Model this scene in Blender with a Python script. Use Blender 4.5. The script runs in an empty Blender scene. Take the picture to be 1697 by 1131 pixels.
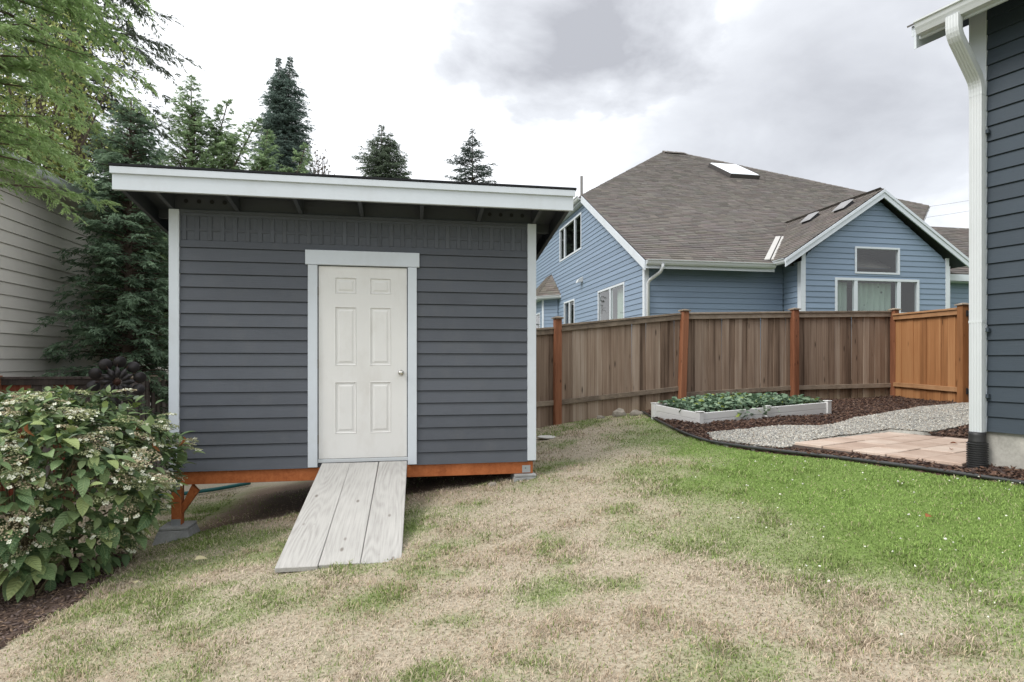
import bpy, bmesh, math, random
import numpy as np
from mathutils import Vector, Matrix
R = math.radians
random.seed(7)
rng = np.random.default_rng(11)
scene = bpy.context.scene
COL = scene.collection

# ------------------------------------------------------------------ camera
CAM_Z = 1.4
cam_d = bpy.data.cameras.new('camera'); cam = bpy.data.objects.new('camera', cam_d); COL.objects.link(cam)
cam.location = (0, 0, CAM_Z); cam.rotation_euler = (R(90), 0, 0)
cam_d.sensor_width = 36; cam_d.lens = 978 / 1697 * 36; cam_d.shift_y = 34.5 / 1697
cam_d.clip_start = .05; cam_d.clip_end = 2000
scene.camera = cam

# ------------------------------------------------------------------ light
SUN_DIR = Vector((-.80, -.42, .90)).normalized()            # towards the sun behind the cloud
world = bpy.data.worlds.new('World'); scene.world = world; world.use_nodes = True
wt = world.node_tree; wt.nodes.clear()
def wn(t, **k):
    n = wt.nodes.new(t)
    for a, b in k.items(): setattr(n, a, b)
    return n
def wl(a, b): wt.links.new(a, b)
def wmath(op, a, b=None, clamp=False):
    n = wn('ShaderNodeMath', operation=op, use_clamp=clamp)
    for i, x in enumerate((a, b)):
        if x is None: continue
        if isinstance(x, (int, float)): n.inputs[i].default_value = x
        else: wl(x, n.inputs[i])
    return n.outputs[0]
sky = wn('ShaderNodeTexSky', sky_type='NISHITA', sun_disc=False)
sky.sun_elevation = math.asin(SUN_DIR.z); sky.sun_rotation = math.atan2(SUN_DIR.x, SUN_DIR.y)
tc = wn('ShaderNodeTexCoord')
sep = wn('ShaderNodeSeparateXYZ'); wl(tc.outputs['Generated'], sep.inputs[0])
zz = wmath('ADD', wmath('MAXIMUM', sep.outputs[2], 0.0), .32)
cmb = wn('ShaderNodeCombineXYZ'); wl(wmath('DIVIDE', sep.outputs[0], zz), cmb.inputs[0]); wl(wmath('DIVIDE', sep.outputs[1], zz), cmb.inputs[1])
def wnoise(scale, detail, rough=.55, off=(0, 0, 0)):
    m = wn('ShaderNodeMapping'); m.inputs['Location'].default_value = off; wl(cmb.outputs[0], m.inputs[0])
    n = wn('ShaderNodeTexNoise'); n.inputs['Scale'].default_value = scale; n.inputs['Detail'].default_value = detail
    n.inputs['Roughness'].default_value = rough; n.inputs['Distortion'].default_value = .25; wl(m.outputs[0], n.inputs['Vector']); return n.outputs[0]
n1 = wnoise(1.15, 6, .5, (3.1, 1.7, 0)); n2 = wnoise(3.4, 6, .55, (8.0, 2.0, 1)); n3 = wnoise(.55, 3, .5, (1.0, 5.2, 4))
# one heavier cloud over the neighbour's roof
vd = wn('ShaderNodeVectorMath', operation='DISTANCE'); wl(cmb.outputs[0], vd.inputs[0])
vd.inputs[1].default_value = (.11, 1.11, 0)
dist = wmath('ADD', vd.outputs['Value'], wmath('MULTIPLY', wmath('SUBTRACT', n2, .5), .40))
blob = wmath('MULTIPLY', wmath('SUBTRACT', 1.0, wmath('DIVIDE', dist, .31), True), 1.1, True)
vd2 = wn('ShaderNodeVectorMath', operation='DISTANCE'); wl(cmb.outputs[0], vd2.inputs[0]); vd2.inputs[1].default_value = (.72, 1.30, 0)
dist2 = wmath('ADD', vd2.outputs['Value'], wmath('MULTIPLY', wmath('SUBTRACT', n2, .5), .5))
blob2 = wmath('MULTIPLY', wmath('SUBTRACT', 1.0, wmath('DIVIDE', dist2, .85), True), .66, True)
fld = wmath('ADD', wmath('MULTIPLY', wmath('SUBTRACT', n1, .5), .9), wmath('MULTIPLY', wmath('SUBTRACT', n2, .5), .35))
fld = wmath('SUBTRACT', wmath('ADD', .83, fld), wmath('ADD', blob, blob2))
ramp = wn('ShaderNodeValToRGB'); cr = ramp.color_ramp
cr.elements[0].position = .02; cr.elements[0].color = (.27, .275, .295, 1)
cr.elements[1].position = 1.0; cr.elements[1].color = (.90, .912, .93, 1)
e = cr.elements.new(.52); e.color = (.45, .462, .485, 1)
wl(fld, ramp.inputs[0])
mul = wn('ShaderNodeVectorMath', operation='SCALE'); wl(ramp.outputs[0], mul.inputs[0]); wl(wmath('MULTIPLY', wmath('ADD', .86, wmath('MULTIPLY', zz, .35)), 8.5), mul.inputs['Scale'])   # overcast: a little brighter overhead
mix = wn('ShaderNodeMix', data_type='RGBA'); mix.inputs['Factor'].default_value = .94
wl(sky.outputs[0], mix.inputs[6]); wl(mul.outputs[0], mix.inputs[7])
bg = wn('ShaderNodeBackground'); bg.inputs['Strength'].default_value = .105; wl(mix.outputs[2], bg.inputs[0])
wo = wn('ShaderNodeOutputWorld'); wl(bg.outputs[0], wo.inputs[0])

sun_d = bpy.data.lights.new('sun', 'SUN'); sun_d.energy = 1.4; sun_d.angle = R(25); sun_d.color = (1, .965, .91)
sun = bpy.data.objects.new('sun', sun_d); COL.objects.link(sun); sun.location = (0, 0, 30)
sun.rotation_euler = (-SUN_DIR).to_track_quat('-Z', 'Y').to_euler()

vs = scene.view_settings
vs.view_transform = 'Standard'; vs.look = 'None'; vs.exposure = 1.05; vs.gamma = 1; vs.use_curve_mapping = False
scene.render.engine = 'CYCLES'
scene.cycles.max_bounces = 10; scene.cycles.diffuse_bounces = 6; scene.cycles.transmission_bounces = 8; scene.cycles.transparent_max_bounces = 12

# ------------------------------------------------------------------ materials
def lin(*c): return tuple(c) + (1,)
class NT:
    def __init__(s, name):
        s.m = bpy.data.materials.new(name); s.m.use_nodes = True; s.t = s.m.node_tree
        s.b = s.t.nodes['Principled BSDF']; s.out = s.t.nodes['Material Output']
    def n(s, t, **k):
        x = s.t.nodes.new(t)
        for a, b in k.items(): setattr(x, a, b)
        return x
    def l(s, a, b): s.t.links.new(a, b)
    def math(s, op, a, b=None, clamp=False):
        n = s.n('ShaderNodeMath', operation=op, use_clamp=clamp)
        for i, x in enumerate((a, b)):
            if x is None: continue
            if isinstance(x, (int, float)): n.inputs[i].default_value = x
            else: s.l(x, n.inputs[i])
        return n.outputs[0]
    def coord(s, scale=(1, 1, 1), rand=0.0, kind='Object'):
        tc = s.n('ShaderNodeTexCoord'); m = s.n('ShaderNodeMapping'); m.inputs['Scale'].default_value = scale
        s.l(tc.outputs[kind], m.inputs[0])
        if rand:
            oi = s.n('ShaderNodeObjectInfo'); v = s.n('ShaderNodeVectorMath', operation='SCALE')
            cb = s.n('ShaderNodeCombineXYZ'); s.l(oi.outputs['Random'], cb.inputs[0]); s.l(oi.outputs['Random'], cb.inputs[1]); s.l(oi.outputs['Random'], cb.inputs[2])
            s.l(cb.outputs[0], v.inputs[0]); v.inputs['Scale'].default_value = rand
            a = s.n('ShaderNodeVectorMath', operation='ADD'); s.l(m.outputs[0], a.inputs[0]); s.l(v.outputs[0], a.inputs[1]); return a.outputs[0]
        return m.outputs[0]
    def noise(s, vec, scale, detail=4, rough=.55, dist=0):
        n = s.n('ShaderNodeTexNoise'); n.inputs['Scale'].default_value = scale; n.inputs['Detail'].default_value = detail
        n.inputs['Roughness'].default_value = rough; n.inputs['Distortion'].default_value = dist
        if vec is not None: s.l(vec, n.inputs['Vector'])
        return n.outputs[0]
    def ramp(s, fac, stops):
        r = s.n('ShaderNodeValToRGB'); c = r.color_ramp
        c.elements[0].position, c.elements[0].color = stops[0][0], lin(*stops[0][1])
        c.elements[1].position, c.elements[1].color = stops[-1][0], lin(*stops[-1][1])
        for p, k in stops[1:-1]: c.elements.new(p).color = lin(*k)
        s.l(fac, r.inputs[0]); return r.outputs[0]
    def mixc(s, fac, a, b, mode='MIX'):
        m = s.n('ShaderNodeMix', data_type='RGBA', blend_type=mode)
        for i, x in ((0, fac), (6, a), (7, b)):
            if isinstance(x, (int, float)): m.inputs[i].default_value = x
            elif isinstance(x, tuple): m.inputs[i].default_value = lin(*x)
            else: s.l(x, m.inputs[i])
        return m.outputs[2]
    def bright(s, col, val):
        v = s.n('ShaderNodeVectorMath', operation='SCALE'); s.l(col, v.inputs[0])
        if isinstance(val, (int, float)): v.inputs['Scale'].default_value = val
        else: s.l(val, v.inputs['Scale'])
        return v.outputs[0]
    def bump(s, h, strength=.3, dist=.01):
        b = s.n('ShaderNodeBump'); b.inputs['Strength'].default_value = strength; b.inputs['Distance'].default_value = dist
        s.l(h, b.inputs['Height']); s.l(b.outputs[0], s.b.inputs['Normal'])
    def objrand(s): return s.n('ShaderNodeObjectInfo').outputs['Random']
    def done(s, col=None, rough=.6, spec=.35):
        if col is not None:
            if isinstance(col, tuple): s.b.inputs['Base Color'].default_value = lin(*col)
            else: s.l(col, s.b.inputs['Base Color'])
        if isinstance(rough, (int, float)): s.b.inputs['Roughness'].default_value = rough
        else: s.l(rough, s.b.inputs['Roughness'])
        s.b.inputs['Specular IOR Level'].default_value = spec
        return s.m

def paint(name, col, rough=.55, grain=(3, 40, 40), var=.12, objvar=.08, bump=.25, dirt=0.0, dirtcol=(.2, .17, .12), spec=.3):
    """painted wood or fibre cement: embossed grain, faint board to board variation, patchy weathering"""
    k = NT(name); v = k.coord(grain, 13.0); g = k.noise(v, 3.0, 6, .65)
    w = k.noise(k.coord((1, 1, 1), 5.0), 2.3, 5, .6)
    val = k.math('ADD', k.math('MULTIPLY', k.math('SUBTRACT', w, .5), var * 2), 1.0)
    val = k.math('ADD', val, k.math('MULTIPLY', k.math('SUBTRACT', g, .5), var * .9))
    val = k.math('ADD', val, k.math('MULTIPLY', k.math('SUBTRACT', k.objrand(), .5), objvar * 2))
    rgb = k.n('ShaderNodeRGB'); rgb.outputs[0].default_value = lin(*col)
    c = k.bright(rgb.outputs[0], val)
    if dirt:
        d = k.ramp(k.noise(k.coord((1.5, 1.5, .8), 9.0), 2.0, 8, .7), [(.52, (0, 0, 0)), (.75, (dirt,) * 3)])
        c = k.mixc(d, c, dirtcol)
    k.bump(g, bump, .004)
    return k.done(c, k.math('ADD', k.math('MULTIPLY', w, .25), rough - .1), spec)

def wood(name, cols, grain=(34, 34, 1.6), objvar=.35, knots=True, rough=.8, bump=.5, streak=.5):
    """raw or stained boards; grain along local z"""
    k = NT(name); v = k.coord(grain, 31.0)
    g = k.noise(v, 1.0, 7, .62, .6)
    b = k.noise(k.coord((5, 5, .9), 17.0), 1.0, 5, .6)
    oi = k.objrand()
    f = k.math('ADD', k.math('MULTIPLY', g, streak), k.math('MULTIPLY', b, 1 - streak))
    f = k.math('ADD', f, k.math('MULTIPLY', k.math('SUBTRACT', oi, .5), objvar))
    f = k.math('ADD', k.math('MULTIPLY', k.math('SUBTRACT', f, .5), 1.55), .5)
    c = k.ramp(f, [(.22 + .56 * i / (len(cols) - 1), q) for i, q in enumerate(cols)])
    if knots:
        vo = k.n('ShaderNodeTexVoronoi'); vo.inputs['Scale'].default_value = 1.0
        k.l(k.coord((9, 9, 3.2), 23.0), vo.inputs['Vector'])
        kf = k.ramp(vo.outputs['Distance'], [(.06, (.9, .9, .9)), (.15, (0, 0, 0))])
        c = k.mixc(kf, c, tuple(x * .35 for x in cols[0]))
    k.bump(g, bump, .004)
    return k.done(c, rough, .2)

def attr_mat(name, rough=.7, spec=.25, transl=0.0, nscale=0, namp=0):
    k = NT(name); a = k.n('ShaderNodeAttribute'); a.attribute_name = 'tint'
    c = a.outputs['Color']
    if namp:
        n = k.noise(k.coord(), nscale, 4)
        c = k.bright(c, k.math('ADD', k.math('MULTIPLY', k.math('SUBTRACT', n, .5), namp * 2), 1.0))
    m = k.done(c, rough, spec)
    if transl:
        t = k.n('ShaderNodeBsdfTranslucent'); k.l(c, t.inputs[0]); mx = k.n('ShaderNodeMixShader'); mx.inputs[0].default_value = transl
        k.l(k.b.outputs[0], mx.inputs[1]); k.l(t.outputs[0], mx.inputs[2]); k.l(mx.outputs[0], k.out.inputs[0])
    return m

M = {}
M['shed_siding'] = paint('shed_siding_paint', (.084, .092, .108), .6, (2.2, 60, 60), .20, .09, .5, .22, (.14, .14, .135))
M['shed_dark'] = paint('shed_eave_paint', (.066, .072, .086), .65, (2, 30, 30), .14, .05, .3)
M['white_trim'] = paint('white_trim_paint', (.56, .60, .645), .5, (4, 30, 4), .07, .03, .14, .28, (.40, .41, .40))
M['door_white'] = paint('door_white_paint', (.655, .65, .635), .42, (30, 30, 2), .05, .0, .06, .38, (.47, .44, .40))
M['house_siding'] = paint('slate_siding_paint', (.040, .054, .070), .6, (60, 2.2, 60), .14, .08, .4, .12, (.09, .10, .11))
M['blue_siding'] = paint('blue_siding_paint', (.195, .258, .345), .6, (2, 30, 30), .08, .06, .2)
M['blue_return'] = M['blue_siding']
M['beige_siding'] = paint('beige_siding_paint', (.60, .575, .53), .6, (2, 30, 30), .06, .05, .15, .15, (.3, .29, .25))
M['gutter'] = paint('gutter_enamel', (.52, .545, .56), .38, (2, 2, 2), .05, .02, .02, .25, (.42, .42, .38), .5)
M['stain'] = wood('orange_stained_timber', [(.20, .055, .018), (.34, .105, .035), (.44, .15, .055)], (30, 30, 30), .1, False, .6, .2)
M['post_stain'] = wood('red_brown_stained_post', [(.145, .058, .030), (.235, .095, .050), (.31, .14, .075)], (40, 40, 1.6), .12, True, .7, .3)
M['fence_grey'] = wood('weathered_fence_board', [(.10, .068, .048), (.22, .155, .112), (.30, .225, .168), (.40, .325, .26)], (46, 46, .9), .24, True, .85, .6)
M['fence_rail'] = wood('weathered_fence_rail', [(.14, .11, .085), (.25, .20, .15), (.35, .29, .23)], (1.4, 40, 40), .2, False, .85, .5)
M['fence_dark'] = wood('dark_old_fence_board', [(.055, .045, .042), (.10, .08, .075), (.17, .15, .14)], (42, 42, 1.3), .35, True, .85, .6)
M['fence_red'] = wood('red_stained_old_board', [(.10, .03, .018), (.19, .05, .026), (.24, .10, .07)], (42, 42, 1.3), .2, True, .8, .5)
M['cedar'] = wood('orange_cedar_board', [(.20, .088, .036), (.31, .142, .058), (.39, .20, .09)], (34, 34, 1.2), .22, True, .7, .35)
M['cedar_rail'] = wood('orange_cedar_rail', [(.22, .115, .055), (.33, .175, .085), (.40, .23, .12)], (34, 1.4, 34), .1, False, .7, .3)

def mat_ramp():
    k = NT('silvered_plank')
    v = k.coord((1, .10, 1), 7.0)
    w1 = k.noise(v, 4.2, 1, .5)
    w2 = k.n('ShaderNodeMath', operation='SINE'); k.l(k.math('MULTIPLY', k.math('ADD', w1, k.math('MULTIPLY', k.noise(k.coord((1, .5, 1), 3.0), 3.0, 3), .05)), 150.0), w2.inputs[0])
    ring = k.math('ADD', k.math('MULTIPLY', w2.outputs[0], .5), .5)
    fine = k.noise(k.coord((90, 3, 90), 5.0), 1.0, 6, .7)
    blot = k.noise(k.coord((2, 1.2, 2), 11.0), 1.6, 5, .6)
    amp = k.math('MULTIPLY', k.math('POWER', k.math('ADD', k.math('MULTIPLY', k.noise(k.coord((6, 1.0, 1), 5.0), 1.0, 2), 1.5), k.math('SUBTRACT', k.objrand(), .6)), 2.0), .45)
    f = k.math('ADD', k.math('MULTIPLY', ring, k.math('MULTIPLY', amp, .24)), k.math('ADD', k.math('MULTIPLY', fine, .62), k.math('MULTIPLY', blot, .30)))
    c = k.ramp(f, [(.22, (.50, .49, .465)), (.50, (.40, .39, .37)), (.74, (.27, .26, .245)), (.96, (.14, .135, .13))])
    vo = k.n('ShaderNodeTexVoronoi'); vo.inputs['Scale'].default_value = 1.0; k.l(k.coord((7, 3.0, 1), 9.0), vo.inputs['Vector'])
    kf = k.ramp(vo.outputs['Distance'], [(.05, (.8, .8, .8)), (.12, (0, 0, 0))])
    c = k.mixc(kf, c, (.14, .12, .10))
    k.bump(k.math('SUBTRACT', 1.0, f), .5, .004)
    return k.done(c, .85, .2)
M['ramp'] = mat_ramp()

def mat_concrete(name, col, scale=1):
    k = NT(name); v = k.coord((1, 1, 1), 5.0)
    a = k.noise(v, 4 * scale, 8, .65); b = k.noise(v, 60 * scale, 3, .6)
    f = k.math('ADD', k.math('MULTIPLY', a, .75), k.math('MULTIPLY', b, .25))
    c = k.ramp(f, [(.3, tuple(x * .62 for x in col)), (.5, col), (.7, tuple(min(1, x * 1.35) for x in col))])
    k.bump(b, .35, .004); return k.done(c, .9, .2)
M['concrete'] = mat_concrete('grey_concrete', (.27, .275, .27))
M['foundation'] = mat_concrete('stained_foundation_concrete', (.34, .33, .30), .8)
M['stone'] = mat_concrete('field_stone', (.25, .225, .19), 2)

def mat_paver():
    k = NT('pink_sandstone_paver'); v = k.coord((1, 1, 1), 19.0)
    a = k.noise(v, 3.5, 6, .6); b = k.noise(v, 70, 3, .6)
    c = k.ramp(k.math('ADD', k.math('MULTIPLY', a, .7), k.math('MULTIPLY', k.objrand(), .3)), [(.3, (.36, .265, .21)), (.5, (.45, .35, .285)), (.7, (.53, .44, .37))])
    c = k.bright(c, k.math('ADD', k.math('MULTIPLY', k.math('SUBTRACT', b, .5), .3), 1.0))
    k.bump(b, .25, .003); return k.done(c, .85, .2)
M['paver'] = mat_paver()
M['vinyl'] = paint('white_vinyl', (.66, .66, .65), .4, (3, 3, 30), .03, .02, .03, .22, (.45, .43, .40), .4)
def simple(name, col, rough=.6, metal=0, spec=.4, var=.15, sc=6):
    k = NT(name); n = k.noise(k.coord((1, 1, 1), 3.0), sc, 5, .6)
    rgb = k.n('ShaderNodeRGB'); rgb.outputs[0].default_value = lin(*col)
    c = k.bright(rgb.outputs[0], k.math('ADD', k.math('MULTIPLY', k.math('SUBTRACT', n, .5), var * 2), 1.0))
    k.b.inputs['Metallic'].default_value = metal
    return k.done(c, rough, spec)
M['black_plastic'] = simple('black_plastic', (.022, .022, .023), .5)
M['edging'] = simple('black_lawn_edging', (.035, .037, .037), .45)
M['black_iron'] = simple('black_iron', (.02, .02, .022), .55, .3)
M['dark_metal'] = simple('dark_bronze_metal', (.055, .050, .052), .42, .6)
M['rust_metal'] = simple('rusty_brown_metal', (.06, .028, .02), .6, .4)
M['galv'] = simple('galvanised_steel', (.40, .42, .44), .45, .7)
M['nickel'] = simple('satin_nickel', (.55, .53, .49), .25, 1.0)
M['hinge'] = simple('hinge_steel', (.2, .19, .18), .45, .8)
M['roof_black'] = simple('black_roofing', (.018, .019, .021), .9, 0, .2)
M['flashing'] = simple('dull_flashing', (.42, .41, .39), .5); M['vent'] = simple('dull_vent_metal', (.24, .24, .245), .6)
M['teal'] = simple('teal_hose_rubber', (.01, .10, .10), .5)
M['bark'] = wood('bark', [(.05, .036, .028), (.10, .075, .06), (.15, .12, .10)], (14, 14, 2.5), .1, False, .95, .9)
M['leaf_brown'] = simple('dry_brown_leaf', (.28, .10, .035), .8)
M['curtain'] = None
def mat_curtain():
    k = NT('patterned_sage_curtain'); v = k.coord((1, 1, 1))
    vo = k.n('ShaderNodeTexVoronoi'); vo.inputs['Scale'].default_value = 5.5; k.l(v, vo.inputs['Vector'])
    c = k.mixc(k.ramp(vo.outputs['Distance'], [(.10, (1, 1, 1)), (.2, (0, 0, 0))]), (.30, .38, .33), (.06, .09, .075))
    return k.done(c, .9, .1)
M['curtain'] = mat_curtain()
M['room'] = simple('painted_dark_room', (.016, .017, .018), .9)  # near-black colour paints in the unlit interior behind the panes
def mat_glass():
    k = NT('window_glass'); k.t.nodes.remove(k.b)
    lw = k.n('ShaderNodeLayerWeight'); lw.inputs[0].default_value = .5
    tr = k.n('ShaderNodeBsdfTransparent'); tr.inputs[0].default_value = (.82, .86, .85, 1)
    gl = k.n('ShaderNodeBsdfGlossy'); gl.inputs['Roughness'].default_value = .02
    n = k.noise(k.coord((1, 1, 1), 2.0), 1.4, 2); bp = k.n('ShaderNodeBump'); bp.inputs['Strength'].default_value = .03; bp.inputs['Distance'].default_value = .05
    k.l(n, bp.inputs['Height']); k.l(bp.outputs[0], gl.inputs['Normal'])
    f = k.math('ADD', k.math('MULTIPLY', k.math('POWER', lw.outputs['Facing'], 4.0), .9), .075)
    mx = k.n('ShaderNodeMixShader'); k.l(f, mx.inputs[0]); k.l(tr.outputs[0], mx.inputs[1]); k.l(gl.outputs[0], mx.inputs[2]); k.l(mx.outputs[0], k.out.inputs[0])
    return k.m
M['glass'] = mat_glass()
M['sky_glass'] = simple('skylight_dome', (.72, .76, .80), .12, 0, .6)
M['tint'] = attr_mat('shingle_grit', .95, .1, 0, 25, .25)
M['leaf'] = attr_mat('leaf_tissue', .55, .3, .22)
M['needle'] = attr_mat('conifer_foliage', .7, .2, .42)
M['grass'] = attr_mat('grass_blades', .75, .15, .2)
M['chip'] = attr_mat('bark_chips', .95, .1)
M['pebble'] = attr_mat('crushed_gravel', .9, .2)
M['petal'] = attr_mat('petals', .7, .2, .15)
M['ground'] = attr_mat('soil_and_thatch', .95, .1, 0, 45, .55)

# ------------------------------------------------------------------ builders
HB = {}
def tag(o, label=None, cat=None, group=None, kind=None):
    if label: o['label'] = label
    if cat: o['category'] = cat
    if group: o['group'] = group
    if kind: o['kind'] = kind
    return o
def empty(name, x, y, z, rz=0.0, **k):
    o = bpy.data.objects.new(name, None); COL.objects.link(o); o.location = (x, y, z); o.rotation_euler = (0, 0, rz)
    o.empty_display_size = .2; HB[o] = z
    return tag(o, **k)
def link(name, me, parent=None, mat=None):
    o = bpy.data.objects.new(name, me); COL.objects.link(o)
    if mat and not me.materials: me.materials.append(mat)
    if parent is not None:
        o.parent = parent; HB[o] = HB.get(parent, 0)
    return o
class MB:
    def __init__(s): s.v = []; s.f = []
    def add(s, vs, fs):
        b = len(s.v); s.v += [tuple(p) for p in vs]; s.f += [tuple(b + i for i in q) for q in fs]; return s
    def hexa(s, p):   # p: 4 bottom then 4 top
        return s.add(p, [(3, 2, 1, 0), (4, 5, 6, 7), (0, 1, 5, 4), (1, 2, 6, 5), (2, 3, 7, 6), (3, 0, 4, 7)])
    def box(s, x0, x1, y0, y1, z0, z1):
        return s.hexa([(x0, y0, z0), (x1, y0, z0), (x1, y1, z0), (x0, y1, z0), (x0, y0, z1), (x1, y0, z1), (x1, y1, z1), (x0, y1, z1)])
    def prism(s, a, b):  # two matching rings
        n = len(a); return s.add(list(a) + list(b), [tuple(range(n))[::-1], tuple(range(n, 2 * n))] + [(i, (i + 1) % n, n + (i + 1) % n, n + i) for i in range(n)])
    def tube(s, path, r, n=8, sx=1.0, caps=True):
        path = [Vector(p) for p in path]; m = len(path)
        rs = r if isinstance(r, (list, tuple)) else [r] * m
        rings = []; prev = None
        for i, p in enumerate(path):
            d = (path[min(i + 1, m - 1)] - path[max(i - 1, 0)]).normalized()
            a = prev if prev is not None else (Vector((0, 0, 1)) if abs(d.z) < .9 else Vector((1, 0, 0)))
            u = (a - d * a.dot(d)).normalized(); w = d.cross(u); prev = u
            rings.append([p + (u * math.cos(2 * math.pi * j / n) * sx + w * math.sin(2 * math.pi * j / n)) * rs[i] for j in range(n)])
        b = len(s.v)
        for q in rings: s.v += [tuple(x) for x in q]
        for i in range(m - 1):
            for j in range(n):
                s.f.append((b + i * n + j, b + i * n + (j + 1) % n, b + (i + 1) * n + (j + 1) % n, b + (i + 1) * n + j))
        if caps:
            s.f.append(tuple(b + j for j in range(n))[::-1]); s.f.append(tuple(b + (m - 1) * n + j for j in range(n)))
        return s
    def lathe(s, prof, n=16, c=(0, 0, 0), axis='z'):
        b = len(s.v)
        for r, h in prof:
            for j in range(n):
                a = 2 * math.pi * j / n; q = (r * math.cos(a), r * math.sin(a), h)
                if axis == 'y': q = (q[0], h, q[1])
                s.v.append((c[0] + q[0], c[1] + q[1], c[2] + q[2]))
        for i in range(len(prof) - 1):
            for j in range(n): s.f.append((b + i * n + j, b + i * n + (j + 1) % n, b + (i + 1) * n + (j + 1) % n, b + (i + 1) * n + j))
        s.f.append(tuple(b + j for j in range(n))[::-1]); k = b + (len(prof) - 1) * n; s.f.append(tuple(k + j for j in range(n)))
        return s
    def mesh(s, name, mat, smooth=False, bevel=0, dz=0.0, seg=1):
        me = bpy.data.meshes.new(name)
        me.from_pydata([(a, b, c - dz) for a, b, c in s.v], [], s.f)
        bm = bmesh.new(); bm.from_mesh(me); bmesh.ops.recalc_face_normals(bm, faces=bm.faces)
        if bevel: bmesh.ops.bevel(bm, geom=list(bm.edges), offset=bevel, segments=seg, affect='EDGES', clamp_overlap=True)
        bm.to_mesh(me); bm.free()
        if mat: me.materials.append(mat)
        if smooth: me.polygons.foreach_set('use_smooth', [True] * len(me.polygons))
        return me
    def build(s, name, mat, parent=None, smooth=False, bevel=0, **k):
        me = s.mesh(name, mat, smooth, bevel, HB.get(parent, 0) if parent is not None else 0)
        return tag(link(name, me, parent), **k)

def np_mesh(name, V, faces, mat, tint=None, smooth=False):
    """faces: list of (n_faces, k) int arrays; tint: per vertex rgb"""
    me = bpy.data.meshes.new(name); V = np.asarray(V, np.float32)
    me.vertices.add(len(V)); me.vertices.foreach_set('co', V.ravel())
    idx = np.concatenate([f.ravel() for f in faces]).astype(np.int32)
    tot = np.concatenate([np.full(len(f), f.shape[1], np.int32) for f in faces])
    st = np.concatenate([[0], np.cumsum(tot)[:-1]]).astype(np.int32)
    me.loops.add(len(idx)); me.loops.foreach_set('vertex_index', idx)
    me.polygons.add(len(tot)); me.polygons.foreach_set('loop_start', st); me.polygons.foreach_set('loop_total', tot)
    if smooth: me.polygons.foreach_set('use_smooth', np.ones(len(tot), bool))
    me.update(calc_edges=True)
    if tint is not None:
        at = me.color_attributes.new('tint', 'FLOAT_COLOR', 'POINT')
        at.data.foreach_set('color', np.c_[tint, np.ones(len(tint))].astype(np.float32).ravel())
    me.materials.append(mat)
    return me

# convex polygon helpers (u, v plane)
def interval(poly, v):
    xs = []
    n = len(poly)
    for i in range(n):
        (a, b), (c, d) = poly[i], poly[(i + 1) % n]
        if (b - v) * (d - v) <= 0 and b != d: xs.append(a + (c - a) * (v - b) / (d - b))
    return (min(xs), max(xs)) if len(xs) >= 2 else None
def siding(parent, P, poly, expo, mat, holes=(), lip=.02, top=.005, gap=.007, v0=None, back=None, name='siding_board'):
    """lap siding: every course (and every piece beside an opening) is a board of its own. P(u, v, d) -> local point"""
    vmin = min(p[1] for p in poly); vmax = max(p[1] for p in poly)
    v = vmin if v0 is None else v0
    wall = MB()
    while v < vmax - .01:
        va, vb = v, min(v + expo, vmax)
        cuts = sorted({va, vb} | {h[i] for h in holes for i in (2, 3) if va + .004 < h[i] < vb - .004})
        for a, b in zip(cuts[:-1], cuts[1:]):
            be = b - (gap if b == vb and vb < vmax else 0)
            ia, ib = interval(poly, a + 1e-5), interval(poly, be - 1e-5)
            if not ia or not ib: continue
            spans = [(ia[0], ia[1], ib[0], ib[1])]
            for h in holes:
                if h[2] < (a + b) / 2 < h[3]:
                    ns = []
                    for (a0, a1, b0, b1) in spans:
                        if h[0] > max(a0, b0) and h[0] < min(a1, b1): ns.append((a0, h[0], b0, h[0]))
                        elif h[0] >= max(a1, b1): ns.append((a0, a1, b0, b1)); continue
                        if h[1] < min(a1, b1) and h[1] > max(a0, b0): ns.append((h[1], a1, h[1], b1))
                        elif h[1] <= min(a0, b0): ns.append((a0, a1, b0, b1))
                    spans = ns
            da = lip + (top - lip) * (a - va) / expo; db = lip + (top - lip) * (be - va) / expo
            for (a0, a1, b0, b1) in spans:
                if a1 - a0 < .005 and b1 - b0 < .005: continue
                MB().hexa([P(a0, a, da), P(a1, a, da), P(a1, a, 0), P(a0, a, 0), P(b0, be, db), P(b1, be, db), P(b1, be, 0), P(b0, be, 0)]).build(name, mat, parent)
                w = b - a
                wall.hexa([P(a0, a, -.001), P(a1, a, -.001), P(a1, a, -.06), P(a0, a, -.06), P(b0, b, -.001), P(b1, b, -.001), P(b1, b, -.06), P(b0, b, -.06)])
        v += expo
    wall.build('wall', back or mat, parent)
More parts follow.
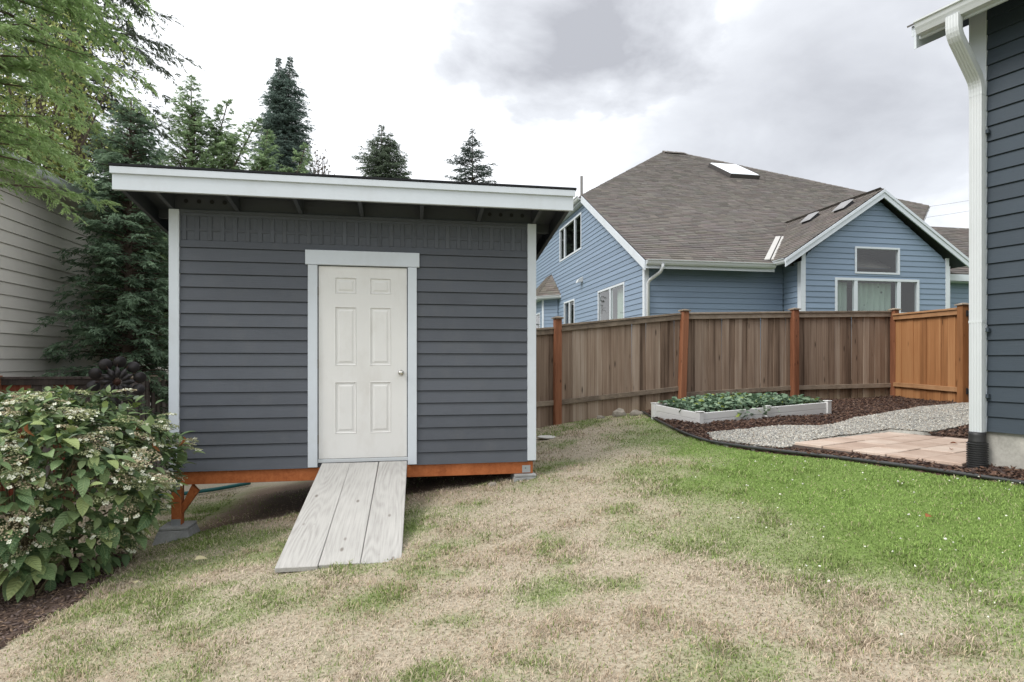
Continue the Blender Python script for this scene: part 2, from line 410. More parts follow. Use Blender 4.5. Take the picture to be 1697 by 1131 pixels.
def window(parent, P, u0, u1, v0, v1, mull=(), fr=.055, curtains=(), proud=.03, room=1.6):
    fm = MB()
    def bar(a, b, c, d, q=proud): fm.hexa([P(a, c, q), P(b, c, q), P(b, c, -.05), P(a, c, -.05), P(a, d, q), P(b, d, q), P(b, d, -.05), P(a, d, -.05)])
    bar(u0, u1, v0, v0 + fr); bar(u0, u1, v1 - fr, v1); bar(u0, u0 + fr, v0 + fr, v1 - fr); bar(u1 - fr, u1, v0 + fr, v1 - fr)
    for m in mull: bar(m - fr * .75, m + fr * .75, v0 + fr, v1 - fr, proud - .006)
    w = fm.build('window', M['white_trim'], parent)
    e = [u0] + list(mull) + [u1]
    for i in range(len(e) - 1):
        a = e[i] + (fr if i == 0 else fr * .75); b = e[i + 1] - (fr if i == len(e) - 2 else fr * .75)
        MB().add([P(a, v0 + fr, .0), P(b, v0 + fr, .0), P(b, v1 - fr, .0), P(a, v1 - fr, .0)], [(0, 1, 2, 3)]).build('pane', M['glass'], w)
    rm = MB(); q = (P(u0, v0, -room), P(u1, v0, -room), P(u1, v1, -room), P(u0, v1, -room)); o = (P(u0, v0, -.06), P(u1, v0, -.06), P(u1, v1, -.06), P(u0, v1, -.06))
    rm.add(list(q) + list(o), [(0, 1, 2, 3), (0, 1, 5, 4), (1, 2, 6, 5), (2, 3, 7, 6), (3, 0, 4, 7)]); rm.build('dark_room_box', M['room'], w)  # added dark box standing in for the shaded room
    for (a, b) in curtains:
        n = max(8, int((b - a) / .03)); pts = []
        for i in range(n + 1):
            u = a + (b - a) * i / n; pts.append((u, -.16 + .025 * math.sin(i * 1.15) + .01 * math.sin(i * .37)))
        c = MB(); vs = [P(u, v0, d) for u, d in pts] + [P(u, v1 - fr * 1.5, d) for u, d in pts]
        c.add(vs, [(i, i + 1, n + 2 + i, n + 1 + i) for i in range(n)]); c.build('curtain', M['curtain'], w, smooth=True)
    return w
def shingles(parent, O, U, S, poly, expo=.14, wid=.30, cols=((.125, .112, .103), (.20, .18, .165)), name='shingles', thick=.020, seed=1, kind='stuff'):
    """tabbed courses as real steps; O origin, U along the eave, S up the slope (unit), poly in (u, s)"""
    g = np.random.default_rng(seed); O = np.array(O); U = np.array(U); S = np.array(S); N = np.cross(U, S); N = N if N[2] > 0 else -N
    V = []; Fq = []; T = []; v = min(p[1] for p in poly); vm = max(p[1] for p in poly); k = 0
    while v < vm:
        iv = interval(poly, min(v + expo * .5, vm - 1e-4))
        if iv:
            u = iv[0]; first = True
            while u < iv[1] - 1e-4:
                w = wid * g.uniform(.55, 1.25) * (g.uniform(.4, 1) if first else 1); first = False
                u2 = min(u + w, iv[1]); t = thick * g.uniform(.7, 1.4); e = g.uniform(-.006, .006)
                b = len(V); h = (u2 - u) * .0 + .003
                for (a, s, d) in ((u, v + e, .0), (u2 - h, v + e, .0), (u2 - h, v + e, t), (u, v + e, t), (u2 - h, v + expo + .01, .003), (u, v + expo + .01, .003)):
                    V.append(O + U * a + S * s + N * d)
                Fq += [(b, b + 1, b + 2, b + 3), (b + 3, b + 2, b + 4, b + 5)]
                c = np.array(cols[0]) + (np.array(cols[1]) - np.array(cols[0])) * g.random(); c = c * g.uniform(.92, 1.06, 3) ** .5
                T += [c] * 6; u = u2
        v += expo; k += 1
    V = np.array(V); V[:, 2] -= HB.get(parent, 0)
    me = np_mesh(name, V, [np.array(Fq)], M['tint'], np.array(T))
    return tag(link(name, me, parent), kind=kind)

# ------------------------------------------------------------------ terrain
CP = np.array([(-1.24,4.10,-1.45),(-3.35,5.55,-1.80),(-2.2,5.9,-1.52),(.15,6.4,-1.31),(.79,10.26,-1.08),(3.14,10.9,-.86),(5.5,11.54,-.76),(7.85,12.17,-.745),
 (7.87,10.3,-.78),(3.9,5.0,-.89),(3.93,4.4,-.95),(2.6,8.3,-.90),(4.9,9.3,-.84),(-6.2,9,-2.1),(-3.2,3.9,-1.66),(-5.5,6,-2.0),(0,2.6,-1.40),(2.5,2.6,-1.22),(-2,2.4,-1.5),
 (-3.2,8.5,-1.85),(-6.7,11.5,-2.1),(0,0,-1.35),(5,1,-1.0),(-4.5,2,-1.8),(3.02,6.33,-.94),(4.6,7.2,-.91),(5.2,6.2,-.90),(3.9,6.2,-.935),(6.5,8.5,-.82)])
_A = np.c_[np.ones(len(CP)), CP[:, :2]]; _pl = np.linalg.lstsq(_A, CP[:, 2], rcond=None)[0]
def _ker(P, Q): return np.exp(-((P[:, None, :] - Q[None]) ** 2).sum(-1) / (2 * 2.2 ** 2))
_w = np.linalg.solve(_ker(CP[:, :2], CP[:, :2]) + .08 * np.eye(len(CP)), CP[:, 2] - _A @ _pl)
def Hn(x, y):
    x = np.clip(np.asarray(x, float), -9, 10).ravel(); y = np.clip(np.asarray(y, float), -2, 14).ravel()
    P = np.c_[x, y]; out = np.empty(len(P))
    for i in range(0, len(P), 100000):
        q = P[i:i + 100000]; out[i:i + 100000] = np.c_[np.ones(len(q)), q] @ _pl + _ker(q, CP[:, :2]) @ _w
    return out
def H(x, y): return float(Hn([x], [y])[0])
_perm = rng.random((64, 64))
def vnoise(x, y):
    xi = np.floor(x).astype(int); yi = np.floor(y).astype(int); fx = x - xi; fy = y - yi
    fx = fx * fx * (3 - 2 * fx); fy = fy * fy * (3 - 2 * fy); g = lambda a, b: _perm[a % 64, b % 64]
    return (g(xi, yi) * (1 - fx) + g(xi + 1, yi) * fx) * (1 - fy) + (g(xi, yi + 1) * (1 - fx) + g(xi + 1, yi + 1) * fx) * fy
def fbm(x, y, o=4):
    s = 0; a = .5
    for i in range(o): s = s + a * vnoise(x * 2 ** i + 13.7 * i, y * 2 ** i + 7.3 * i); a *= .5
    return s / (1 - .5 ** o)
def inpoly(x, y, poly):
    r = np.zeros(len(x), bool); n = len(poly)
    for i in range(n):
        (x1, y1), (x2, y2) = poly[i], poly[(i + 1) % n]
        c = ((y1 > y) != (y2 > y))
        with np.errstate(divide='ignore', invalid='ignore'): t = (x2 - x1) * (y - y1) / (y2 - y1 + 1e-12) + x1
        r ^= c & (x < t)
    return r
def sstep(x, a, b): t = np.clip((x - a) / (b - a), 0, 1); return t * t * (3 - 2 * t)

EDGE = [(2.30, 10.45), (2.23, 9.4), (2.22, 8.68), (2.26, 7.77), (2.36, 7.12), (2.57, 6.66), (2.82, 6.25), (3.14, 5.77), (3.46, 5.22), (3.68, 4.80), (3.87, 4.44), (4.3, 3.55), (4.9, 2.4)]
BED = EDGE + [(6.2, 2.4), (4.4, 4.2), (4.2, 5.2), (8.6, 7.4), (8.1, 10.3), (7.85, 12.1), (5.5, 11.45), (3.14, 10.82)]
GRAVEL = [(2.40, 7.02), (2.47, 7.45), (3.0, 7.52), (3.55, 7.8), (3.98, 7.62), (4.9, 8.45), (6.7, 9.75), (7.75, 10.1), (8.0, 9.95), (8.1, 8.6), (6.8, 8.35), (6.1, 7.75), (5.25, 7.2), (4.85, 6.95), (4.68, 7.28), (3.04, 6.34), (2.88, 6.26), (2.62, 6.68)]
BUSHBED = [(-2.75, 2.2), (-2.83, 3.0), (-2.9, 3.6), (-2.95, 3.95), (-3.1, 4.5), (-3.3, 5.15), (-3.6, 5.5), (-5.2, 5.7), (-6.5, 4.5), (-6.5, 2.2)]
SHED_O = (-1.567, 6.18); SHED_A = R(10.1)
def shed_local(x, y):
    dx, dy = x - SHED_O[0], y - SHED_O[1]; c, s = math.cos(SHED_A), math.sin(SHED_A)
    return dx * c + dy * s, -dx * s + dy * c
PATCH = [(-.80, 5.05, .38, .75), (-.95, 5.6, .3, .7), (-.55, 4.45, .22, .5), (-1.25, 3.95, .38, .7), (-1.85, 4.75, .33, .75), (-2.3, 5.2, .35, .6), (.2, 3.55, .2, .9), (-.85, 3.55, .25, .6), (-1.5, 3.75, .22, .5),
         (-2.75, 5.3, .4, .7), (.9, 4.9, .25, .6), (-.2, 4.7, .15, .4), (.5, 6.9, .35, .7), (.25, 6.2, .3, .5), (1.1, 9.9, .5, .7), (.75, 8.2, .25, .6), (1.5, 7.9, .35, .6), (-2.1, 3.7, .2, .5), (.3, 8.5, .3, .4), (-3.1, 5.9, .5, .7), (1.0, 2.7, .3, .4),
         (-3.6, 7.5, 1.0, .9), (-2.6, 4.75, .25, .5), (-2.15, 3.2, .3, .4), (-1.5, 2.75, .25, .35), (0.1, 2.75, .2, .35)]
def green(x, y):
    n = fbm(x * 1.1 + 5, y * 1.1 + 3); n2 = fbm(x * 3.1 + 9, y * 3.1 + 1)
    b = 1.55 + .22 * np.maximum(0, y - 6.3)
    g = sstep(x + (n - .5) * (2.2 - .9 * sstep(y, 6.5, 8.5)) + (n2 - .5) * .9, b - .8, b + .9)
    g *= 1 - .62 * np.exp(-((x - 1.35) ** 2 / .7 + (y - 3.15) ** 2 / .10))
    g *= 1 - .62 * sstep(-y, -3.7, -2.7) * sstep(n2, .25, .6)
    for px, py, r, a in PATCH: g = np.maximum(g, a * np.exp(-((x - px) ** 2 + (y - py) ** 2) / (r * r)) * sstep(n2, .2, .6) * 1.25)
    n3 = fbm(x * .75 + 31, y * .95 + 17); g = np.maximum(g, .55 * sstep(n3 + (n2 - .5) * .5, .50, .72)); g = np.maximum(g, .6 * sstep(n2, .6, .8)); g = .05 + .95 * g
    return np.clip(g, 0, 1)
def bare(x, y):
    u, v = shed_local(x, y)
    return sstep(v, -.25, .25) * sstep(u, -2.1, -1.6) * sstep(-u, -2.0, -1.7) * sstep(-v, -3.4, -2.8)
DRY = np.array((.56, .485, .385)); DRY2 = np.array((.42, .325, .23)); GRN = np.array((.155, .245, .060)); GRN2 = np.array((.31, .44, .125)); SOIL = np.array((.085, .058, .042))

gx = np.concatenate([[-900, -300, -90, -40, -20], np.arange(-12, 12.01, .12), [20, 40, 90, 300, 900]])
gy = np.concatenate([[-900, -300, -60, -20, -8, -3], np.arange(0, 14.51, .12), [17, 22, 40, 90, 300, 1200]])
GX, GY = np.meshgrid(gx, gy); GZ = Hn(GX, GY).reshape(GX.shape) + (fbm(GX * 2.0, GY * 2.0) - .5) * .035
nx, ny = len(gx), len(gy)
ii = (np.arange(ny - 1)[:, None] * nx + np.arange(nx - 1)).ravel()
fx_, fy_ = GX.ravel(), GY.ravel()
gg = green(fx_, fy_)[:, None]; bb = bare(fx_, fy_)[:, None]
tint = (DRY * .80) * (1 - gg) + (GRN * .95) * gg; tint = tint * .80 + SOIL * .20; tint = tint * (1 - bb) + np.array((.17, .125, .095)) * bb
far = (np.hypot(fx_, fy_ - 5) > 16)[:, None]; tint = np.where(far, np.array((.10, .14, .05)), tint)
me = np_mesh('ground', np.c_[fx_, fy_, GZ.ravel()], [np.c_[ii, ii + 1, ii + nx + 1, ii + nx]], M['ground'], tint, True)
tag(link('ground', me), kind='structure')

def sheet(name, poly, dz, step, mat, col, wob=.02, holes=()):
    xs = [p[0] for p in poly]; ys = [p[1] for p in poly]
    ax = np.arange(min(xs) - step, max(xs) + step, step); ay = np.arange(min(ys) - step, max(ys) + step, step)
    X, Y = np.meshgrid(ax, ay); n = len(ax)
    x, y = X.ravel(), Y.ravel(); ins = inpoly(x, y, poly)
    z = Hn(x, y) + (fbm(x * 2.0, y * 2.0) - .5) * .035 + np.where(ins, dz + (fbm(x * 7, y * 7) - .4) * wob, -.03)
    i = (np.arange(len(ay) - 1)[:, None] * n + np.arange(n - 1)).ravel(); q = np.c_[i, i + 1, i + n + 1, i + n]
    keep = ins[q].any(1)
    for hp_ in holes: keep &= ~inpoly(x[q].mean(1), y[q].mean(1), hp_); q = q[keep]
    use = np.unique(q); mp = -np.ones(len(x), int); mp[use] = np.arange(len(use))
    t = np.array(col) * (.75 + .5 * fbm(x * 9, y * 9))[:, None]
    me = np_mesh(name, np.c_[x, y, z][use], [mp[q]], mat, t[use], True)
    return tag(link(name, me), kind='structure')
def scatter(poly, n, dens=None, avoid=()):
    xs = [p[0] for p in poly]; ys = [p[1] for p in poly]; X = []; 
    c = 0
    while c < n:
        x = rng.uniform(min(xs), max(xs), n * 2); y = rng.uniform(min(ys), max(ys), n * 2)
        k = inpoly(x, y, poly)
        for a in avoid: k &= ~inpoly(x, y, a)
        if dens is not None: k &= rng.random(len(x)) < dens(x, y)
        X.append(np.c_[x, y][k]); c += k.sum()
    return np.concatenate(X)[:n]
def surf(x, y): return Hn(x, y) + (fbm(x * 2.0, y * 2.0) - .5) * .035
def chunks(name, P, z, size, cols, mat, flat=(1, .5, .3), label=None, cat=None, tilt=.35):
    """many small chips or pebbles as one mesh: squashed octahedra with jittered corners"""
    n = len(P); base = np.array([(1, 0, 0), (0, 1, 0), (-1, 0, 0), (0, -1, 0), (0, 0, 1), (0, 0, -1)], float)
    V = base[None] * np.array(flat) * rng.uniform(.6, 1.4, (n, 6, 3)) + rng.normal(0, .12, (n, 6, 3)) * np.array(flat)
    V *= (size * rng.uniform(.5, 1.5, n) ** 1.2)[:, None, None]
    a = rng.uniform(0, 6.28, n); t = rng.normal(0, tilt, n)
    ct, s_ = np.cos(t)[:, None], np.sin(t)[:, None]; x, y, zz_ = V[..., 0], V[..., 1], V[..., 2]
    x, zz_ = x * ct - zz_ * s_, x * s_ + zz_ * ct
    ca, sa = np.cos(a)[:, None], np.sin(a)[:, None]; x, y = x * ca - y * sa, x * sa + y * ca
    V = np.stack([x + P[:, :1], y + P[:, 1:2], zz_ + z[:, None]], -1).reshape(-1, 3)
    f = np.array([(0, 1, 4), (1, 2, 4), (2, 3, 4), (3, 0, 4), (1, 0, 5), (2, 1, 5), (3, 2, 5), (0, 3, 5)])
    F_ = (f[None] + (np.arange(n) * 6)[:, None, None]).reshape(-1, 3)
    cols = np.array(cols); c = cols[rng.integers(0, len(cols), n)] * rng.uniform(.7, 1.3, (n, 1))
    return tag(link(name, np_mesh(name, V, [F_], mat, np.repeat(c, 6, 0))), label, cat, kind='stuff')
PATIO_C = (3.02, 6.33); PATIO_A = R(31)
def patio_pt(u, v): c, s = math.cos(PATIO_A), math.sin(PATIO_A); return (PATIO_C[0] + u * c + v * s, PATIO_C[1] + u * s - v * c)
PATIO = [patio_pt(-.02, -.02), patio_pt(2.0, -.02), patio_pt(2.0, 1.6), patio_pt(-.02, 1.6)]
RB = dict(o=(2.64, 8.3), a=R(21), L=2.42, W=1.08)
def rb_pt(u, v): c, s = math.cos(RB['a']), math.sin(RB['a']); return (RB['o'][0] + u * c - v * s, RB['o'][1] + u * s + v * c)
RBP = [rb_pt(0, 0), rb_pt(RB['L'], 0), rb_pt(RB['L'], RB['W']), rb_pt(0, RB['W'])]
PIN = [patio_pt(.05, .05), patio_pt(1.87, .05), patio_pt(1.87, 1.48), patio_pt(.05, 1.48)]
sheet('mulch_bed', BED, .022, .06, M['ground'], (.075, .048, .038), holes=[PIN])
sheet('gravel_path', GRAVEL, .050, .06, M['ground'], (.30, .29, .26), .015, [PIN])
sheet('bush_bed', BUSHBED, .012, .03, M['ground'], (.085, .060, .048))

MCH = [(.085, .05, .038), (.055, .034, .027), (.12, .072, .052), (.15, .10, .075), (.07, .05, .045)]
dn = lambda x, y: np.clip(6.0 / y, .25, 1) ** 1.5
p = scatter(BED, 26000, dn, [GRAVEL, PATIO, RBP]); chunks('bark_mulch', p, surf(p[:, 0], p[:, 1]) + .032 + rng.random(len(p)) * .02, .030, MCH, M['chip'], (1, .35, .22), 'dark brown bark chips spread around the raised bed and patio', 'mulch')
p = scatter(GRAVEL, 52000, dn, [PATIO]); chunks('path_gravel', p, surf(p[:, 0], p[:, 1]) + .058 + rng.random(len(p)) * .010, .0115, [(.38, .37, .33), (.28, .27, .25), (.47, .455, .41), (.34, .30, .25), (.23, .23, .22)], M['pebble'], (1, .8, .6), 'pale grey crushed gravel covering the curved path', 'gravel')
p = scatter(BUSHBED, 5000, lambda x, y: (x > -4.2) * 1.0); chunks('bed_litter', p, surf(p[:, 0], p[:, 1]) + .018, .022, [(.10, .07, .055), (.06, .042, .035), (.17, .12, .085), (.13, .10, .09)], M['chip'], (1, .35, .2), 'brown twigs and dirt crumbs on the bare soil under the bush', 'soil litter')

# ------------------------------------------------------------------ lawn blades
def blades(name, P, L, W, lean, cols, label, cat):
    n = len(P); a = rng.uniform(0, 6.28, n); d = np.c_[np.cos(a), np.sin(a)]
    side = np.c_[-d[:, 1], d[:, 0]]; z0 = surf(P[:, 0], P[:, 1]) - .004
    out = L * np.sin(lean); up = L * np.cos(lean)
    tw = rng.normal(0, .35, (n, 1)) * out[:, None]
    def pt(fr, fz, w):
        xy = P + d * (out * fr)[:, None] + side * tw * fr * fr
        return [np.c_[xy + side * (W * w)[:, None], z0 + up * fz], np.c_[xy - side * (W * w)[:, None], z0 + up * fz]] if w else [np.c_[xy, z0 + up * fz]]
    vs = pt(0, 0, .5) + pt(.38, .62, .42) + pt(1.0, .95, 0)
    V = np.stack(vs, 1).reshape(-1, 3); b = (np.arange(n) * 5)[:, None]
    T = np.repeat(cols, 5, 0).reshape(n, 5, 3) * np.array((.92, .92, 1, 1, 1.05))[None, :, None]  # painted shade: blade foot tinted darker, tip slightly lighter
    return tag(link(name, np_mesh(name, V, [b + np.array([[0, 1, 3, 2]]), b + np.array([[2, 3, 4]])], M['grass'], T.reshape(-1, 3))), label, cat, kind='stuff')
LAWN = [(-7.5, 8.6), (-6.6, 5.8), (-5.0, 5.8), (-3.62, 5.6), (-3.36, 5.2), (-3.17, 4.5), (-3.02, 3.95), (-2.97, 3.6), (-2.90, 3.0), (-2.82, 1.9), (4.2, 1.9), (4.8, 2.4), (4.2, 3.55)] + EDGE[:11][::-1] + [(2.2, 10.55), (-1.5, 9.6), (-5.9, 9.2)]
def ldens(x, y):
    d = np.clip(3.0 / np.maximum(y, 1.9), 0, 1) ** 1.25
    u, v = shed_local(x, y); under = (v > .15) & (abs(u) < 1.9) & (v < 3); behind = (v > .1) & (u > -2.0) & (u < 1.7)
    ramp_ = (abs(u - .0) < .42) & (v < 0) & (v > -2.02)
    vis = np.abs(x) < y * .92 + 1.6
    return d * np.where(under, .10, 1) * np.where(ramp_, .0, 1) * vis * np.where(behind & (v > 2.5), 0, 1)
NB = 470000
P_ = scatter(LAWN, NB, ldens); x, y = P_[:, 0], P_[:, 1]
g = np.clip(green(x, y) + rng.normal(0, .16, NB), 0, 1); isg = rng.random(NB) < g * .9
tall = sstep(fbm(x * 4.2, y * 4.2), .45, .75)
L = np.where(isg, rng.uniform(.018, .042, NB), rng.uniform(.018, .050, NB)) * (.66 + .74 * tall)
lean = np.where(isg, np.abs(rng.normal(.75, .40, NB)), np.abs(rng.normal(1.18, .32, NB))).clip(0, 1.5)
W = (.0026 + .00056 * y) * rng.uniform(.7, 1.3, NB)
mixg = rng.random((NB, 1)); mixd = np.clip(rng.random((NB, 1)) * .55 + (fbm(x * 1.7 + 3, y * 1.7)[:, None] - .35) * 1.1, 0, 1)
lush = sstep(x + (fbm(x * 1.1, y * 1.1) - .5) * 1.5, 1.4, 3.0)[:, None]
gc = (GRN * (1 - mixg) + GRN2 * mixg); gc = gc * (1 - .25 * (1 - lush)) + np.array((.02, .0, .012)) * (1 - lush)
dc = DRY * (1 - mixd) + DRY2 * mixd; gl_ = sstep(g, .2, .9)[:, None]; dc = dc * (1 - .55 * gl_) + np.array((.30, .33, .13)) * (.55 * gl_)
c = np.where(isg[:, None], gc, dc) * rng.uniform(.75, 1.25, (NB, 1))
blades('lawn_grass', P_, L, W, lean, c, 'sun-dried straw lawn turning green towards the right bed', 'grass')

# ------------------------------------------------------------------ shed
shed = empty('garden_shed', SHED_O[0], SHED_O[1], -1.78, SHED_A, label='charcoal lap-sided garden shed with white trim, single-slope roof and white door', cat='shed')
def PF(u, v, d): return (u, -d, v)                # front wall plane
HWD = 1.855; TOPW = 1.512; DEP = 2.75; PITCH = .159
siding(shed, PF, [(-HWD + .094, -1.093), (HWD - .094, -1.093), (HWD - .094, 1.212), (-HWD + .094, 1.212)], .1315, M['shed_siding'], [(-.545, .562, -1.2, 1.0), (-.568, .592, 1.0, 1.152)], lip=.023, top=.006, gap=.0085, back=M['shed_dark'])
for s in (-1, 1):
    MB().box(min(s * HWD, s * (HWD - .095)), max(s * HWD, s * (HWD - .095)), -.036, .02, -1.08, TOPW).build('corner_trim', M['white_trim'], shed, bevel=.003)
MB().box(-HWD + .02, HWD - .02, .004, .06, -1.10, TOPW + .15).build('front_sheathing', M['shed_dark'], shed)
# lattice frieze under the eave
MB().box(-HWD + .094, HWD - .094, -.006, .004, 1.214, TOPW).build('frieze_panel', M['shed_siding'], shed)
MB().box(-HWD + .094, HWD - .094, -.014, -.006, 1.306, 1.334).build('frieze_rail', M['shed_siding'], shed)
MB().box(-HWD + .094, HWD - .094, -.014, -.006, 1.455, TOPW).build('frieze_rail', M['shed_siding'], shed)
bat = MB().box(-.021, .021, -.0155, -.006, 0, .24).mesh('batten', M['shed_siding'], bevel=.002)
for i in range(30):
    o = link('batten', bat, shed); o.location = (-1.72 + i * .1186, 0, 1.2145 + 1.78)
# door, casing, threshold
MB().box(-.541, -.447, -.040, .02, -1.085, .997).build('door_casing', M['white_trim'], shed, bevel=.003)
MB().box(.468, .562, -.040, .02, -1.085, .997).build('door_casing', M['white_trim'], shed, bevel=.003)
MB().box(-.566, .59, -.046, .02, 1.0, 1.150).build('door_header', M['white_trim'], shed, bevel=.003)
MB().box(-.446, .467, -.012, .05, -1.045, -1.008).build('threshold', M['gutter'], shed, bevel=.003)
MB().box(-.447, .468, .012, .05, -1.008, .997).build('door_jamb', M['black_plastic'], shed)
door = MB()
PAN = [(-.277, -.058, .707, .879), (.077, .296, .707, .879), (-.277, -.058, -.041, .573), (.077, .296, -.041, .573), (-.277, -.058, -.748, -.207), (.077, .296, -.748, -.207)]
us = sorted({-.438, .459} | {p[0] for p in PAN} | {p[1] for p in PAN}); vs_ = sorted({-1.003, .990} | {p[2] for p in PAN} | {p[3] for p in PAN})
for a, b in zip(us[:-1], us[1:]):
    for c, d in zip(vs_[:-1], vs_[1:]):
        if any(q[0] - 1e-6 <= a and b <= q[1] + 1e-6 and q[2] - 1e-6 <= c and d <= q[3] + 1e-6 for q in PAN): continue
        door.add([(a, -.010, c), (b, -.010, c), (b, -.010, d), (a, -.010, d)], [(0, 1, 2, 3)])
door.add([(-.438, -.010, -1.003), (.459, -.010, -1.003), (.459, .011, -1.003), (-.438, .011, -1.003), (-.438, -.010, .99), (.459, -.010, .99), (.459, .011, .99), (-.438, .011, .99)], [(0, 1, 2, 3), (4, 5, 6, 7), (0, 3, 7, 4), (1, 2, 6, 5)])
door_o = door.build('door', M['door_white'], shed)
for (a, b, c, d) in PAN:
    m = MB(); rings = []
    for ins, y in ((0, -.010), (.006, -.0135), (.014, -.0005), (.030, -.001), (.048, -.0085)):
        rings.append([(a + ins, y, c + ins), (b - ins, y, c + ins), (b - ins, y, d - ins), (a + ins, y, d - ins)])
    for r0, r1 in zip(rings[:-1], rings[1:]):
        k = len(m.v); m.v += r0 + r1; m.f += [(k + i, k + (i + 1) % 4, k + 4 + (i + 1) % 4, k + 4 + i) for i in range(4)]
    k = len(m.v); m.v += rings[-1]; m.f.append((k, k + 1, k + 2, k + 3))
    m.build('door_panel', M['door_white'], door_o)
kn = MB(); kn.lathe([(.030, -.010), (.030, -.016), (.012, -.020), (.012, -.045), (.024, -.052), (.028, -.064), (.024, -.076), (.010, -.081)], 20, (.398, 0, -.115), 'y'); kn.build('door_knob', M['nickel'], door_o, smooth=True)
for h in (.73, -.02, -.80): MB().tube([(-.444, -.014, h - .045), (-.444, -.014, h + .045)], .008, 8).build('hinge', M['hinge'], door_o)
# floor frame
MB().box(-HWD + .01, HWD - .03, .0, .04, -1.225, -1.0945).build('rim_beam', M['stain'], shed, bevel=.003)
for s in (-1, 1): MB().box(s * (HWD - .05) - .02, s * (HWD - .05) + .02, .043, DEP, -1.225, -1.0945).build('side_beam', M['stain'], shed)
MB().box(-HWD + .01, HWD - .03, DEP - .04, DEP, -1.225, -1.0945).build('rear_beam', M['stain'], shed)
MB().box(-HWD + .03, HWD - .05, .043, DEP - .045, -1.13, -1.096).build('floor_deck', M['shed_dark'], shed)
for i in range(8): MB().box(-1.6 + i * .45, -1.56 + i * .45, .046, DEP - .05, -1.22, -1.132).build('floor_joist', M['stain'], shed)
MB().box(-HWD + .01, -HWD + .10, .003, .092, -1.625, -1.2255).build('corner_post', M['stain'], shed, bevel=.003)
MB().hexa([(-1.75, .02, -1.52), (-1.75, .075, -1.52), (-1.75, .075, -1.42), (-1.75, .02, -1.42), (-1.60, .02, -1.30), (-1.60, .075, -1.30), (-1.66, .075, -1.228), (-1.66, .02, -1.228)]).build('knee_brace', M['stain'], shed)
MB().box(-HWD + .015, -HWD + .095, -.004, .0, -1.27, -1.17).build('post_bracket', M['galv'], shed)
MB().box(-HWD + .012, -HWD + .098, -.004, .0, -1.63, -1.565).build('post_bracket', M['galv'], shed)
MB().box(HWD - .15, HWD - .06, -.005, -.001, -1.215, -1.135).build('post_bracket', M['galv'], shed)
MB().box(HWD - .12, HWD - .115 + .008, -.008, -.005, -1.17, -1.162).build('bolt', M['black_iron'], shed)
MB().box(-.10, -.01, DEP - .12, DEP - .03, -2.1, -1.2255).build('corner_post', M['stain'], shed)
# side and rear walls
for s in (-1, 1):
    PS = (lambda s: (lambda u, v, d: (s * (HWD - .04) + s * d, u, v)))(s)
    siding(shed, PS, [(.05, -1.093), (DEP, -1.093), (DEP, TOPW - DEP * PITCH), (.05, TOPW - .01)], .1315, M['shed_siding'], lip=.02, back=M['shed_dark'])
siding(shed, lambda u, v, d: (u, DEP + d, v), [(-HWD + .04, -1.093), (HWD - .04, -1.093), (HWD - .04, TOPW - DEP * PITCH), (-HWD + .04, TOPW - DEP * PITCH)], .1315, M['shed_siding'], back=M['shed_dark'])
# roof
OV = .50; SO = 2.14
def rz(y): return TOPW - y * PITCH                 # underside of rafters
def slab(name, x0, x1, y0, y1, a, b, mat, parent=shed, bevel=0, f=rz): return MB().hexa([(x0, y0, f(y0) + a), (x1, y0, f(y0) + a), (x1, y1, f(y1) + a), (x0, y1, f(y1) + a), (x0, y0, f(y0) + b), (x1, y0, f(y0) + b), (x1, y1, f(y1) + b), (x0, y1, f(y1) + b)]).build(name, mat, parent, bevel=bevel)
slab('roof_deck', -SO + .01, SO - .01, -OV + .02, DEP + .4, .142, .158, M['shed_dark'])
slab('roof_covering', -SO - .025, SO + .025, -OV - .045, DEP + .42, .160, .178, M['roof_black'])
for i in range(7):
    xx = -1.83 + i * .61; slab('rafter', xx - .019, xx + .019, -OV + .02, DEP + .35, 0.0, .1415, M['shed_dark'])
for s in (-1, 1): slab('barge_rafter', s * (SO - .03) - .019, s * (SO - .03) + .019, -OV + .02, DEP + .38, -.004, .1415, M['shed_dark'])
for i in range(3): slab('outrigger', -SO + .05, -HWD - .01, .35 + i * .8, .39 + i * .8, .05, .141, M['shed_dark']); slab('outrigger', HWD + .01, SO - .05, .35 + i * .8, .39 + i * .8, .05, .141, M['shed_dark'])
hole = MB().lathe([(.021, -.002), (.021, .003)], 14, (0, 0, 0), 'y').mesh('vent_hole', M['black_iron'])
for i in range(6):
    x0 = -1.83 + i * .61 + .02; x1 = x0 + .57
    b = MB().box(x0, x1, -.004, .03, TOPW - .005, TOPW + .14).build('blocking', M['shed_dark'], shed)
    if i in (0, 5):
        for k in range(4):
            o = link('vent_hole', hole, b); o.location = ((x0 + x1) / 2 - .18 + k * .12, -.006, TOPW + .09 + 1.78)
MB().box(-HWD + .1, HWD - .1, -.03, -.006, TOPW - .03, TOPW).build('frieze_moulding', M['shed_siding'], shed)
MB().box(-SO - .005, SO - .003, -OV - .02, -OV + .018, 1.548, 1.717).build('fascia', M['white_trim'], shed, bevel=.002)
MB().box(-SO - .018, SO + .012, -OV - .040, -OV - .0202, 1.690, 1.752).build('fascia_cap', M['white_trim'], shed, bevel=.002)
MB().box(-SO - .018, SO + .012, -OV - .036, -OV + .015, 1.7175, 1.7525 + .0).build('fascia_cap', M['white_trim'], shed)

